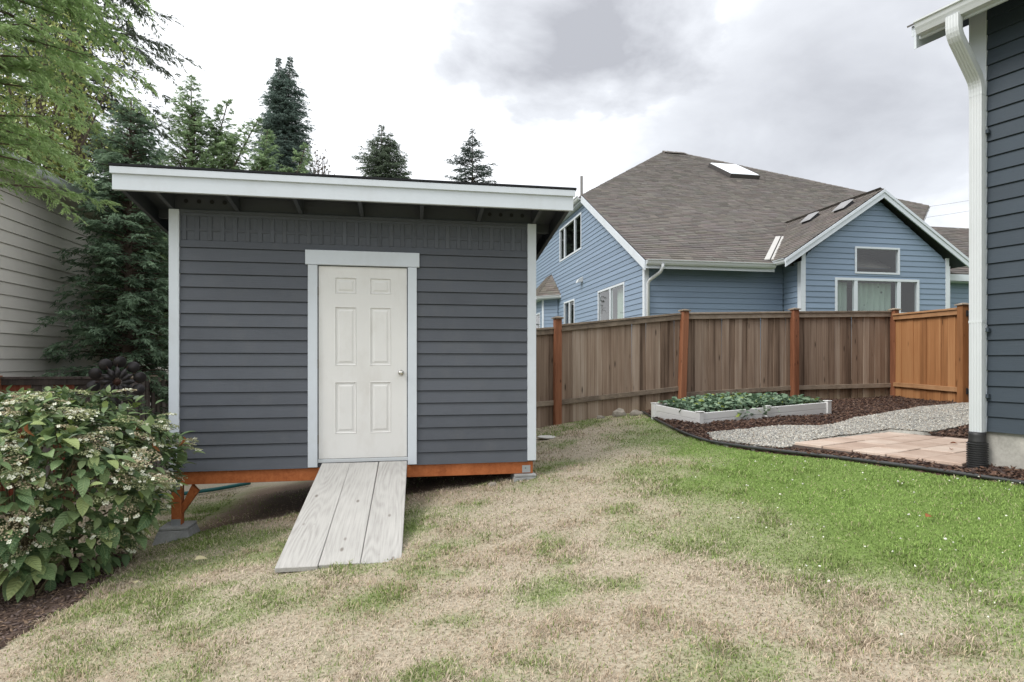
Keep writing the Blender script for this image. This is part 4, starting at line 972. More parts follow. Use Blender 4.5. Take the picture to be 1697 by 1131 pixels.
for s, xe in ((1, ge - .05), (-1, x2 + .05)):
    ze = 2.47 - .05 * gs
    MB().hexa([(xe, fy - .005, ze - .20), (GP, fy - .005, 4.2 - .20), (GP, fy - .035, 4.2 - .20), (xe, fy - .035, ze - .20), (xe, fy - .005, ze - .01), (GP, fy - .005, 4.2 - .01), (GP, fy - .035, 4.2 - .01), (xe, fy - .035, ze - .01)]).build('rake_board', M['white_trim'], nb)
    MB().hexa([(xe, fy - .036, ze - .075), (GP, fy - .036, 4.2 - .075), (GP, fy - .055, 4.2 - .075), (xe, fy - .055, ze - .075), (xe, fy - .036, ze - .003), (GP, fy - .036, 4.2 - .003), (GP, fy - .055, 4.2 - .003), (xe, fy - .055, ze - .003)]).build('rake_trim', M['white_trim'], nb)
gutter_run((ge + .02, -.46, 2.44), (ge + .02, fy + .0, 2.44), (-1, 0, 0))
vf = Vector((ge, yv(2.47), 2.47)); vt = Vector((GP - 1.15, yv(4.2 - 1.15 * gs), 4.2 - 1.15 * gs))
dv = (vt - vf).normalized(); up = Vector((0, 0, .035)); sw = Vector((.075, -.02, 0))
for k in (-1, 1):
    a = vf + up + sw * (k * 1.05); b = vt + up + sw * (k * 1.05)
    MB().hexa([a - sw * .85, a + sw * .85, b + sw * .85, b - sw * .85, a - sw * .85 + up * .6, a + sw * .85 + up * .9, b + sw * .85 + up * .9, b - sw * .85 + up * .6]).build('valley_flashing', M['flashing'], nb)
# skylight on the main slope
def on_main(x, y, d): n = Vector((0, -PT / ms, 1 / ms)); return Vector((x, y, mh(y))) + n * d
def main_box(name, x0, x1, y0, y1, d0, d1, mat, parent=nb, ins=0): return MB().hexa([on_main(x0, y0, d0), on_main(x1, y0, d0), on_main(x1, y1, d0), on_main(x0, y1, d0), on_main(x0 + ins, y0 + ins, d1), on_main(x1 - ins, y0 + ins, d1), on_main(x1 - ins, y1 - ins, d1), on_main(x0 + ins, y1 - ins, d1)]).build(name, mat, parent)
SKX, SKY = (7.02, 8.30), (8.05, 9.75)
sk = main_box('skylight', SKX[0], SKX[1], *SKY, 0, .17, simple('skylight_frame', (.055, .05, .048), .5)); main_box('skylight_pane', SKX[0] + .04, SKX[1] - .04, SKY[0] + .04, SKY[1] - .04, .171, .20, M['sky_glass'], sk, .03)
for (yy, hh) in ((-.1, .0), (1.15, .0)):
    xx = GP - .42; zz3 = 4.2 - .42 * gs; n = Vector((-gs / g2, 0, 1 / g2)); t = Vector((1 / g2, 0, gs / g2)); yv3 = Vector((0, 1, 0)); c = Vector((xx, yy, zz3))
    v = MB().hexa([c - t * .17 - yv3 * .19, c + t * .17 - yv3 * .19, c + t * .17 + yv3 * .19, c - t * .17 + yv3 * .19] + [c + n * .07 - t * .15 - yv3 * .17, c + n * .10 + t * .15 - yv3 * .17, c + n * .10 + t * .15 + yv3 * .17, c + n * .07 - t * .15 + yv3 * .17]).build('roof_vent', M['black_iron'], nb)
    MB().hexa([c + n * .071 - t * .20 - yv3 * .21, c + n * .102 + t * .18 - yv3 * .21, c + n * .102 + t * .18 + yv3 * .21, c + n * .071 - t * .20 + yv3 * .21] + [c + n * .10 - t * .15 - yv3 * .16, c + n * .135 + t * .14 - yv3 * .16, c + n * .135 + t * .14 + yv3 * .16, c + n * .10 - t * .15 + yv3 * .16]).build('vent_hood', M['vent'], v)
vp = Vector((.15, 5.6, hz + .2)); MB().tube([vp, vp + Vector((0, 0, .75))], .045, 8).build('vent_pipe', M['hinge'], nb)
# right wing with its own low roof
wp = (4.32 - 2.30) / 3.1; w2 = math.hypot(1, wp)
roof_face('roof_deck', [(GX1 + .2, -.3, 2.30), (15, -.3, 2.30), (15, 2.8, 4.32), (GX1 + .2, 2.8, 4.32)]); roof_face('roof_deck', [(GX1 + .2, 2.8, 4.32), (15, 2.8, 4.32), (15, 5.9, 2.3), (GX1 + .2, 5.9, 2.3)])
shingles(nb, (GX1 + .2, -.3, 2.30), (1, 0, 0), (0, 1 / w2, wp / w2), [(0, 0), (6.9, 0), (6.9, 3.1 * w2), (0, 3.1 * w2)], .145, .32, ((.125, .113, .105), (.17, .154, .142)), seed=12)
beam('fascia', (x2 - .2, -.3, 2.12), (15, -.3, 2.12), .17, .025, M['white_trim'], wx=(0, -1, 0)); 
MB().box(GX1 + .1, 14.9, -.28, -.03, 2.1, 2.115).build('soffit', M['white_trim'], nb)
# bay on the left wall
BP = [(0, 7.95), (-.5, 8.45), (-.5, 10.4), (0, 10.9)]
for i in range(3):
    (xa, ya), (xb, yb) = BP[i], BP[i + 1]; d = Vector((xb - xa, yb - ya)); Ld = d.length; d.normalize(); nn = Vector((-d.y, d.x)); 
    PB = (lambda xa, ya, d, nn: (lambda u, v, k: (xa + d.x * u + nn.x * k, ya + d.y * u + nn.y * k, v)))(xa, ya, d, nn)
    siding(nb, PB, [(.05, -1), (Ld - .05, -1), (Ld - .05, 2.34), (.05, 2.34)], EX, M['blue_siding'], [(.35, Ld - .35, .6, 1.9)] if i == 1 else [])
    if i == 1: window(nb, PB, .35, Ld - .35, .6, 1.9)
    MB().hexa([PB(Ld - .06, -1, .03), PB(Ld + .02, -1, .03), PB(Ld + .02, -1, -.02), PB(Ld - .06, -1, -.02), PB(Ld - .06, 2.34, .03), PB(Ld + .02, 2.34, .03), PB(Ld + .02, 2.34, -.02), PB(Ld - .06, 2.34, -.02)]).build('corner_board', M['white_trim'], nb)
br = [(.0, 7.6), (-.75, 8.3), (-.75, 10.55), (0, 11.25)]; pkp = (0.0, 9.0, 3.42); pkq = (0.0, 9.85, 3.42)
for pts in ([(br[0][0], br[0][1], 2.46), (br[1][0], br[1][1], 2.46), pkp], [(br[1][0], br[1][1], 2.46), (br[2][0], br[2][1], 2.46), pkq, pkp], [(br[2][0], br[2][1], 2.46), (br[3][0], br[3][1], 2.46), pkq]):
    e0 = Vector(pts[0]); U_ = (Vector(pts[1]) - e0).normalized(); cen = Vector(pts[2]) - e0; S_ = (cen - U_ * cen.dot(U_)).normalized()
    roof_face('bay_roof', pts)
    shingles(nb, e0, U_, S_, [((Vector(p) - e0).dot(U_), (Vector(p) - e0).dot(S_)) for p in pts], .14, .28, ((.13, .115, .10), (.20, .18, .16)), seed=20 + len(pts))
for i in range(3):
    a, b = Vector((*br[i], 2.46)), Vector((*br[i + 1], 2.46)); d = (b - a).normalized(); gutter_run(a + d * .02, b - d * .02, (-abs(d.y), (d.x if d.x < 0 else d.x), 0) if True else 0)
MB().prism([(x, y, 2.345) for x, y in br], [(x, y, 2.365) for x, y in br]).build('soffit', M['white_trim'], nb)
MB().hexa([(-.005, 4.92, 2.60), (-.005, 5.12, 2.60), (-.005, 5.12, 2.76), (-.005, 4.92, 2.76), (-.20, 4.92, 2.56), (-.20, 5.12, 2.56), (-.16, 5.12, 2.66), (-.16, 4.92, 2.66)]).build('dryer_vent', M['gutter'], nb)

# ------------------------------------------------------------------ beige house at the left
bh = empty('beige_house', -8.25, 10.2, -2.1, R(10.3), label='beige lap-sided neighbour house behind the conifers', cat='house')
siding(bh, lambda u, v, d: (d, u, v), [(-6, -2.0), (7, -2.0), (7, 3.05), (-6, 3.05)], .205, M['beige_siding'], lip=.026, gap=.010)
MB().box(-5, -.02, 6.94, 7, -2, 3.1).build('wall', M['beige_siding'], bh); MB().box(-5, -.02, -6, -5.94, -2, 3.1).build('wall', M['beige_siding'], bh)
bz = lambda x: 3.12 + (.42 - x) * .5
MB().hexa([(.42, -6.4, bz(.42)), (.42, 7.4, bz(.42)), (-4.5, 7.4, bz(-4.5)), (-4.5, -6.4, bz(-4.5)), (.42, -6.4, bz(.42) + .05), (.42, 7.4, bz(.42) + .05), (-4.5, 7.4, bz(-4.5) + .05), (-4.5, -6.4, bz(-4.5) + .05)]).build('roof', M['shed_dark'], bh)
shingles(bh, (.46, -6.4, bz(.46) + .051), (0, 1, 0), (-1 / sl, 0, .5 / sl), [(0, 0), (13.8, 0), (13.8, 5.4), (0, 5.4)], .15, .4, ((.12, .11, .10), (.18, .165, .15)), seed=31)
MB().box(.40, .425, -6.4, 7.4, 2.95, 3.11).build('fascia', M['beige_siding'], bh); gutter_run((.43, -6.4, 3.12), (.43, 7.4, 3.12), (1, 0, 0), bh)
MB().box(.03, .40, -6.3, 7.3, 2.95, 2.97).build('soffit', M['beige_siding'], bh)

# ------------------------------------------------------------------ conifers
def sliver_mesh(name, P, D, L, W, T, mat, flatup=None):
    """thin pointed leaf scales: each a kite along D"""
    n = len(P); D = D / (np.linalg.norm(D, axis=1, keepdims=True) + 1e-9)
    r = rng.normal(size=(n, 3)) if flatup is None else flatup + rng.normal(0, .5, (n, 3))
    S_ = np.cross(D, r); S_ /= np.linalg.norm(S_, axis=1, keepdims=True) + 1e-9
    V = np.stack([P, P + D * (L * .45)[:, None] + S_ * (W * .5)[:, None], P + D * L[:, None], P + D * (L * .45)[:, None] - S_ * (W * .5)[:, None]], 1)
    V[:, 2, 2] -= L * .12
    b = (np.arange(n) * 4)[:, None]
    return np_mesh(name, V.reshape(-1, 3), [b + np.array([[0, 1, 2, 3]])], mat, np.repeat(T, 4, 0))
def conifer(name, base, height, axes, nbr, reach, elev, droop, spray, nspray, cols, label, cat='tree', group=None, seed=1, fan=.7, twigs=9, prof=lambda f: (1 - f) ** .8, fmin=.03, trunk_r=.12, mask=None, fine=.5, flat=True):
    """axes: list of (foot offset, head offset, share) in tree space; branches leave each axis, twigs leave branches, slivers leave twigs"""
    g = np.random.default_rng(seed)
    root = empty(name, base[0], base[1], base[2], 0, label=label, cat=cat, group=group)
    PP = []; DD = []; LL_ = []; TT = []; FU = []; wood_ = MB()
    for (f0, f1, share, rr) in axes:
        f0 = np.array(f0, float); f1 = np.array(f1, float); ax = f1 - f0; H_ = np.linalg.norm(ax)
        steps = [f0 + ax * t for t in np.linspace(0, 1, 7)]
        wood_.tube([tuple(s) for s in steps], [max(.012, trunk_r * rr * (1 - t * .93)) for t in np.linspace(0, 1, 7)], 7)
        nb_ = int(nbr * share)
        for i in range(nb_):
            f = fmin + (1 - fmin) * (i + g.random()) / nb_; f = min(f, .995)
            az = g.uniform(0, 2 * math.pi); Lb = reach * rr * prof(f) * g.uniform(.72, 1.12) + .06 * rr
            if mask is not None and not mask(f, az): continue
            e0 = elev[0] + (elev[1] - elev[0]) * f + g.normal(0, .10)
            o = f0 + ax * f; h = np.array((math.cos(az), math.sin(az), 0))
            nt = max(3, int(twigs * (Lb / (reach * .6)) ** .8)); dr = droop * g.uniform(.6, 1.4)
            pt = lambda t: o + h * (Lb * t * math.cos(e0)) + np.array((0, 0, Lb * (t * math.sin(e0) - dr * t * t)))
            if Lb > .25: wood_.tube([tuple(pt(t)) for t in (0, .35, .7)], [.012 * rr + .009 * Lb, .008 * rr + .004 * Lb, .003], 4, caps=False)
            for k in range(nt):
                t = .12 + .88 * (k + g.random()) / nt; p0 = pt(t); d0 = pt(min(t + .05, 1.05)) - pt(t - .05); d0 /= np.linalg.norm(d0)
                lat = np.cross(d0, (0, 0, 1)); lat /= np.linalg.norm(lat) + 1e-9
                side = 1 if g.random() < .5 else -1
                tl = spray * g.uniform(.7, 1.4) * (1.15 - .55 * t) * min(1.0, .18 + .82 * Lb / (.7 * reach * max(rr, .35)))
                td = d0 * g.uniform(.5, 1.1) + lat * side * fan * g.uniform(.2, 1.3) + np.array((0, 0, g.normal(-.12, .22))); td /= np.linalg.norm(td)
                up_ = np.cross(td, lat * side); m = nspray
                tt = g.random(m); q = p0 + td * (tl * tt)[:, None] + g.normal(0, .02 * spray, (m, 3)) - np.array((0, 0, 1)) * (tl * .25 * tt * tt)[:, None]
                sd = np.where(g.random(m) < .5, -1, 1)[:, None]; lt = np.cross(td, (0, 0, 1)); lt /= np.linalg.norm(lt) + 1e-9
                dd = td * g.uniform(.5, 1.1, (m, 1)) + lt * sd * g.uniform(.25, .8, (m, 1)) + g.normal(0, .18, (m, 3)) - np.array((0, 0, .12))
                PP.append(q); DD.append(dd); LL_.append(spray * fine * g.uniform(.6, 1.3, m) * (1.1 - .5 * tt) * min(1.0, .5 + .5 * Lb / (.45 * reach * max(rr, .35))))
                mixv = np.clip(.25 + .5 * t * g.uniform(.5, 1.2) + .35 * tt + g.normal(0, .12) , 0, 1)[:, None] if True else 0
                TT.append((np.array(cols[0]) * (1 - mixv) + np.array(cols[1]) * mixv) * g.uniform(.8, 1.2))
                FU.append(np.repeat(np.array([(0, 0, 1.)]), m, 0))
    PP = np.concatenate(PP); DD = np.concatenate(DD); Ls = np.concatenate(LL_); TT = np.concatenate(TT); FU = np.concatenate(FU)
    tr = wood_.mesh('trunk', M['bark']); link('trunk', tr, root)
    link('crown', sliver_mesh('crown', PP, DD, Ls, Ls * .26, TT, M['needle'], FU if flat else None), root)
    return root, len(PP)
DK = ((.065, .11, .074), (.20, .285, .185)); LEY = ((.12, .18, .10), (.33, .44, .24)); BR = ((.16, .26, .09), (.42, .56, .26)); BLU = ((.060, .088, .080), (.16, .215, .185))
tot = 0
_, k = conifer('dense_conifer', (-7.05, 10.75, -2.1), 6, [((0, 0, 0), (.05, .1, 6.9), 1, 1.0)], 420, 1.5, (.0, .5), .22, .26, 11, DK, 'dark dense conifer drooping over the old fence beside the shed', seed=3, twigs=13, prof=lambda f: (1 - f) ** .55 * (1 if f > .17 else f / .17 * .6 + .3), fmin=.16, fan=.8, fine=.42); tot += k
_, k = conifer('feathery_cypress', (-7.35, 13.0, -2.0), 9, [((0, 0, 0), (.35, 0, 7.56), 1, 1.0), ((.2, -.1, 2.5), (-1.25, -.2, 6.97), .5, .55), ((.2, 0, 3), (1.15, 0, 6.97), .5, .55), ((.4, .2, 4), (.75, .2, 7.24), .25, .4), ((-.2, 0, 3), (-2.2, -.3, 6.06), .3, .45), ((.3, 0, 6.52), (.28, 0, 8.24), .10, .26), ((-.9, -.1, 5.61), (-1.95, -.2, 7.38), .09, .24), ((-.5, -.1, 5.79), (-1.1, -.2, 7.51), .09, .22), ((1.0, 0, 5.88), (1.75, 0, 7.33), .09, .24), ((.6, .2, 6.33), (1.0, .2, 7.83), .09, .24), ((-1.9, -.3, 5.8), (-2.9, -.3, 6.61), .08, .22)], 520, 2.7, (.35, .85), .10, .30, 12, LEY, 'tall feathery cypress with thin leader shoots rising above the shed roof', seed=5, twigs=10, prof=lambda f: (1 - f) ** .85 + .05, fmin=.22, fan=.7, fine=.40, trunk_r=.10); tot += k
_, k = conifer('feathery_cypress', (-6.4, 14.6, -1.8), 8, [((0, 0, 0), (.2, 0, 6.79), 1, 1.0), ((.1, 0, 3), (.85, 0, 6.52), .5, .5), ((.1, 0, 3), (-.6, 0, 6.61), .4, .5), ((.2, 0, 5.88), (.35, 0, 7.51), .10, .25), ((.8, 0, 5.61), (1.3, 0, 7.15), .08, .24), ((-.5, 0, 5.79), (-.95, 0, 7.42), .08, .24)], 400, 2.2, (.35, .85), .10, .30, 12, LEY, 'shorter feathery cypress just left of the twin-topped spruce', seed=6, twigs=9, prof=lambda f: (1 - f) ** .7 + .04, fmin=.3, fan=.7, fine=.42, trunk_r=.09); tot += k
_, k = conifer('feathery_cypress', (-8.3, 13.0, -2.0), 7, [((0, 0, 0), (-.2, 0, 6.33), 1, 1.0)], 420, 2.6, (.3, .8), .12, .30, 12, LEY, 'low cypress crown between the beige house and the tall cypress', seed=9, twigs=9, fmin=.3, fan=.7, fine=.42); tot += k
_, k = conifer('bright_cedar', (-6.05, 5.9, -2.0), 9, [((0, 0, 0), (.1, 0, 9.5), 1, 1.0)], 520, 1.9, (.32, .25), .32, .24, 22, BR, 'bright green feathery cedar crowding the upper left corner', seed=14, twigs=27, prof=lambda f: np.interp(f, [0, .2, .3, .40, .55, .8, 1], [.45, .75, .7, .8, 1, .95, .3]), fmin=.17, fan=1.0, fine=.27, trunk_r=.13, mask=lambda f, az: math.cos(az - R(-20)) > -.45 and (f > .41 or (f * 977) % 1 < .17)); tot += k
# dark old fir with its crown out of the frame
_, k = conifer('tall_fir', (-13.4, 18.2, -2.0), 20, [((0, 0, 0), (0, 0, 21), 1, 1.0)], 300, 3.1, (-.05, .1), .22, .55, 16, ((.06, .07, .06), (.17, .20, .15)), 'tall dark fir with bare trunk sections and drooping boughs at the top left', seed=21, twigs=14, prof=lambda f: np.interp(f, [0, .25, .5, .7, 1], [.3, .8, 1, .85, .1]), fmin=.28, fan=.9, fine=.34, trunk_r=.38); tot += k
# distant spruces
def spruce(px, top, y, width, seed, label, cols=BLU, twin=None, dens=1.0, slope=.42):
    X = (px - 848.5) / 978 * y; ht = (600 - top) / 978 * y; z0 = -2.0; Hh = ht - z0; rr = width / 978 * y / 2
    ax = [((0, 0, 0), (0, 0, Hh), 1, 1.0)]
    if twin: ax += [((0, 0, Hh * .3), (twin[0] / 978 * y, 0, Hh + twin[1] / 978 * y), .7, .8)]
    return conifer('distant_spruce', (X, y, z0), Hh, ax, int(480 * dens), 1.0, (-.25, .35), .10, rr * .30, 8, cols, label, 'tree', 'spruces far behind the shed', seed, twigs=9, prof=lambda f: min(rr * 1.05, (1 - f) * Hh * slope * min(1, .4 + (1 - f) * Hh / 5) * (.85 + .3 * math.sin(f * 90))) + .02, fmin=.15, fan=.8, fine=.36, trunk_r=.22, flat=False)
_, k = spruce(462, 96, 34, 84, 41, 'tall twin-topped blue-green spruce behind the middle of the shed roof', twin=(19, 2), dens=2.2, slope=.34); tot += k
_, k = spruce(632, 207, 42, 80, 42, 'bushy spruce with a lower second tip showing above the shed roof', ((.05, .07, .05), (.15, .19, .13)), twin=(15, -14), dens=1.2, slope=.66); tot += k
_, k = spruce(783, 213, 42, 76, 43, 'slender dark spruce nearest the blue house above the shed roof', ((.035, .048, .044), (.10, .13, .11)), dens=.95, slope=.62); tot += k

def leafy(name, base, trunk_h, cen, rad, nleaf, size, cols, label, seed, limbs=14, tr=.05):
    g = np.random.default_rng(seed); root = empty(name, *base, 0, label=label, cat='tree'); m = MB()
    m.tube([(0, 0, 0), (.05, 0, trunk_h * .5), (0, .05, trunk_h)], [tr, tr * .8, tr * .55], 7)
    PP = []; cen = np.array(cen, float); rad = np.array(rad, float)
    for i in range(limbs):
        d = g.normal(size=3); d /= np.linalg.norm(d); e = cen + d * rad * g.uniform(.5, .95); s = np.array((0, 0, trunk_h * g.uniform(.7, 1))); mid = (s + e) / 2 + np.array((0, 0, .1 * rad[2]))
        m.tube([tuple(s), tuple(mid), tuple(e)], [tr * .45, tr * .25, tr * .08], 5)
        kk = nleaf // limbs; t = g.uniform(.35, 1.05, kk)[:, None]
        PP.append(s * (1 - t) ** 2 + 2 * mid * t * (1 - t) + e * t * t + g.normal(0, .17, (kk, 3)) * rad)
    PP = np.concatenate(PP); n = len(PP); mixv = g.random((n, 1)); T = np.array(cols[0]) * (1 - mixv) + np.array(cols[1]) * mixv
    D = g.normal(size=(n, 3)); D[:, 2] -= .3
    link('trunk', m.mesh('trunk', M['bark']), root); Ls = size * g.uniform(.6, 1.3, n)
    link('crown', sliver_mesh('crown', PP, D, Ls, Ls * .6, T, M['leaf']), root)
leafy('yellowing_tree', (-9.6, 11.8, -2), 4.5, (.35, 0, 7.2), (1.4, 1.4, 3.0), 9000, .085, ((.17, .20, .05), (.42, .45, .15)), 'sparse yellow-green leafy tree tangled between cedar and fir', 51, 30, .12)
leafy('thin_bare_tree', (-13.0, 40, -2), 12.5, (0, 0, 15.1), (1.0, 1.0, 1.6), 700, .17, ((.09, .075, .065), (.16, .14, .12)), 'small thinly leaved bare tree between two distant spruces', 52, 26, .09)

# ------------------------------------------------------------------ hydrangea
HC = np.array((-3.80, 4.72)); HZ0 = H(-3.4, 4.6); hy = empty('hydrangea_bush', HC[0], HC[1], HZ0, 0, label='large lacecap hydrangea bush covered in pale flower heads at the left', cat='bush')
HR = np.array((1.06, 1.0, 1.0)); HH = -.37 - HZ0
def dome(a, f, k=1.0):
    """a azimuth, f 0..1 from the skirt to the crown; returns point in bush space and outward normal"""
    wob = 1 + .08 * np.sin(3 * a + 1.0) + .09 * np.sin(7 * a + 2.3 + 5 * f) + .08 * np.sin(13 * a + 11 * f) + .06 * np.sin(19 * a - 17 * f)
    ang = f * math.pi / 2; r = np.cos(ang) ** .62 * wob * k; lo = sstep(np.cos(a + .25), -.1, .6); r = r * (np.interp(f, [0, .15, .35, .5, 1], [.50, .70, .93, 1, 1]) * lo + np.interp(f, [0, .15, .35, 1], [.90, .97, 1, 1]) * (1 - lo))
    z = (.06 + .94 * np.sin(ang) ** .85) * HH * (.94 + .06 * k) * (1 + .05 * np.sin(5 * a) + .06 * np.sin(9 * a + 14 * f))
    p = np.c_[np.cos(a) * r * HR[0], np.sin(a) * r * HR[1], z]
    nrm = np.c_[np.cos(a) * np.cos(ang), np.sin(a) * np.cos(ang), np.sin(ang) + .15]
    return p, nrm
def facing(a): return np.cos(a - math.atan2(-HC[1], -HC[0]))          # towards the camera side
nl = 5600; a = rng.uniform(0, 2 * math.pi, nl); f = rng.random(nl) ** .8; kk = rng.uniform(.68, 1.03, nl); kk[:3800] = rng.uniform(.92, 1.07, 3800)
p, nrm = dome(a, f, kk); D = nrm * np.array((1, 1, .35)) + rng.normal(0, .45, (nl, 3)); D[:, 2] -= .10 + .30 * (1 - f); U = nrm * .7 + np.array((0, 0, .9)) + rng.normal(0, .25, (nl, 3))
S_ = rng.uniform(.05, .115, nl) * (1.4 - .6 * f); mixv = rng.random((nl, 1)) ** 1.3
T = np.array((.085, .145, .065)) * (1 - mixv) + np.array((.26, .34, .16)) * mixv
T = np.where((rng.random(nl) < .10)[:, None], np.array((.26, .34, .10)), T); T = np.where((rng.random(nl) < .16)[:, None] & (f > .45)[:, None], np.array((.17, .22, .15)), T)
score = facing(a) + kk * 1.5 + S_ * 4 - f * .2; order = np.argsort(-score); big = order[:290]; rest = order[290:]
tm = leaf_template(1, .56, .30, .28, 6)
o = link('foliage', leaves_mesh('foliage', p[rest], D[rest], U[rest], S_[rest], T[rest], tm, M['leaf']), hy); o['kind'] = 'stuff'
def mat_hleaf():
    k = NT('hydrangea_leaf'); r = k.objrand(); c = k.ramp(r, [(0, (.07, .135, .055)), (.35, (.125, .20, .085)), (.7, (.20, .28, .12)), (.9, (.31, .38, .15)), (1, (.40, .45, .19))])
    tcd = k.n('ShaderNodeTexCoord'); sp = k.n('ShaderNodeSeparateXYZ'); k.l(tcd.outputs['Object'], sp.inputs[0]); ay = k.math('ABSOLUTE', sp.outputs[1])
    vein = k.math('SINE', k.math('MULTIPLY', k.math('SUBTRACT', sp.outputs[0], k.math('MULTIPLY', ay, .8)), 48.0))
    rib = k.math('LESS_THAN', ay, .012); f = k.math('MAXIMUM', k.math('MULTIPLY', k.math('GREATER_THAN', vein, .88), .45), k.math('MULTIPLY', rib, .7))
    c = k.mixc(f, c, (.24, .32, .14)); k.bump(vein, .25, .02); m = k.done(c, .48, .35)
    t = k.n('ShaderNodeBsdfTranslucent'); k.l(c, t.inputs[0]); mx = k.n('ShaderNodeMixShader'); mx.inputs[0].default_value = .18
    k.l(k.b.outputs[0], mx.inputs[1]); k.l(t.outputs[0], mx.inputs[2]); k.l(mx.outputs[0], k.out.inputs[0]); return m
M['hleaf'] = mat_hleaf()
lv = []
for (w, fo, dr) in ((.54, .25, .18), (.60, .35, .34), (.50, .2, .42), (.57, .5, .25)):
    V0, F0 = leaf_template(1, w, fo, dr, 8); lv.append(np_mesh('leaf', V0, [F0], M['hleaf'], None, True))
Fm = frames(D, U)
for i in big:
    o = link('leaf', lv[int(rng.integers(4))], hy); m3 = Matrix(Fm[i].tolist()); o.rotation_euler = m3.to_euler(); o.location = p[i]; s = S_[i] * rng.uniform(1.0, 1.35); o.scale = (s, s, s)
# flower heads: flat discs of tiny buds with white sterile florets round the rim
def flower(seed):
    g = np.random.default_rng(seed); V = []; F_ = []; T_ = []
    def quad(c, n, r, col, rot=0):
        n = n / np.linalg.norm(n); u = np.cross(n, (.3, .5, .8)); u /= np.linalg.norm(u); w = np.cross(n, u); b = len(V)
        for k in range(4): V.append(c + (u * math.cos(rot + k * 1.571) + w * math.sin(rot + k * 1.571)) * r); T_.append(col)
        F_.append((b, b + 1, b + 2, b + 3))
    warm = g.random() < .4
    for i in range(150):
        r = math.sqrt(g.random()); a = g.uniform(0, 6.28); c = np.array((math.cos(a) * r, math.sin(a) * r, .16 * (1 - r * r) + g.normal(0, .035)))
        col = (np.array((.38, .40, .22)) if not warm else np.array((.42, .36, .24))) * g.uniform(.6, 1.3)
        quad(c, np.array((g.normal(0, .6), g.normal(0, .6), 1)), g.uniform(.045, .085), col, g.random() * 6)
    for i in range(int(g.integers(3, 8))):
        a = g.uniform(0, 6.28); r = g.uniform(.8, 1.18); c = np.array((math.cos(a) * r, math.sin(a) * r, g.uniform(-.1, .12))); n = np.array((math.cos(a) * .5, math.sin(a) * .5, 1)) + g.normal(0, .4, 3)
        col = np.array((.72, .74, .60)) * g.uniform(.8, 1.1); n /= np.linalg.norm(n); u = np.cross(n, (.3, .5, .8)); u /= np.linalg.norm(u); w = np.cross(n, u)
        for k in range(4):
            d = u * math.cos(k * 1.571 + i) + w * math.sin(k * 1.571 + i); quad(c + d * .105 + n * .01, n + d * g.uniform(-.5, .2), .095, col, g.random() * 6)
    for i in range(8):
        a = i * .785; b = len(V); e = np.array((math.cos(a) * .75, math.sin(a) * .75, .02)); V.extend([np.array((0, .02, -.6)), np.array((0, -.02, -.6)), e]); T_.extend([np.array((.14, .16, .07))] * 3); F_.append((b, b + 1, b + 2, b + 2))
    F3 = np.array([q[:3] for q in F_ if q[2] == q[3]]); F4 = np.array([q for q in F_ if q[2] != q[3]])
    return np_mesh('flower_head', np.array(V), [F4, F3], M['petal'], np.array(T_))
fv = [flower(60 + i) for i in range(7)]
nf = 295; a = rng.uniform(0, 2 * math.pi, nf * 3); f = rng.random(nf * 3) * .95 + .05
keep = (facing(a) > -.55) & ((f > .30) | (rng.random(nf * 3) < .45)); a, f = a[keep][:nf], f[keep][:nf]
p, nrm = dome(a, f, 1.05 + np.abs(rng.normal(0, .06, len(a))))
for i in range(len(a)):
    o = link('flower_head', fv[i % 7], hy); n = Vector(nrm[i] * np.array((.55, .55, 1)) + np.array((0, 0, .9)) + rng.normal(0, .22, 3)); o.rotation_euler = (n.to_track_quat('Z', 'Y') @ Matrix.Rotation(rng.uniform(0, 6.28), 3, 'Z').to_quaternion()).to_euler()
    o.location = p[i] + np.array((0, 0, .02)); s = rng.uniform(.055, .10); o.scale = (s, s, s * rng.uniform(.8, 1.2))
sm = MB()
for i in range(60):
    an = rng.uniform(0, 6.28); ff = rng.uniform(.1, .95); pe, _n = dome(np.array([an]), np.array([ff]), .93); pe = pe[0]; s0 = np.array((rng.normal(0, .15), rng.normal(0, .15), -.02)); md = (s0 + pe) / 2 + np.array((0, 0, .12)); sm.tube([tuple(s0), tuple(md), tuple(pe)], [.011, .008, .004], 5)
k = sm.mesh('stems', simple('hydrangea_stem', (.13, .11, .06), .8)); o = link('stems', k, hy); o['kind'] = 'stuff'
# tall fresh shoot at the top
for (ax_, ay_, az_) in ((.30, -.10, HH + .02),):
    for k in range(5):
        o = link('leaf', lv[k % 4], hy); an = k * 1.26; dd = np.array([[math.cos(an), math.sin(an), .15 if k < 3 else 1.2]]); o.rotation_euler = Matrix(frames(dd, np.array([[0, 0, 1.]]) + dd * .01)[0].tolist()).to_euler(); o.location = (ax_, ay_, az_ + (k > 2) * .05); s = .12 if k < 3 else .07; o.scale = (s, s, s)
for i in range(9):   # dead brown leaves hanging in it
    an = math.atan2(-HC[1], -HC[0]) + rng.normal(.3, .6); pe, nn_ = dome(np.array([an]), np.array([rng.uniform(.2, .75)]), 1.04); V0, F0 = leaf_template(1, .5, .9, .5, 5)
    o = link('withered_leaf', np_mesh('withered_leaf', V0 * .09 @ np.array(((0, 0, -1), (0, 1, 0), (1, 0, 0.))), [F0], M['leaf_brown']), hy); o.location = pe[0]; o.rotation_euler[2] = rng.uniform(0, 6)

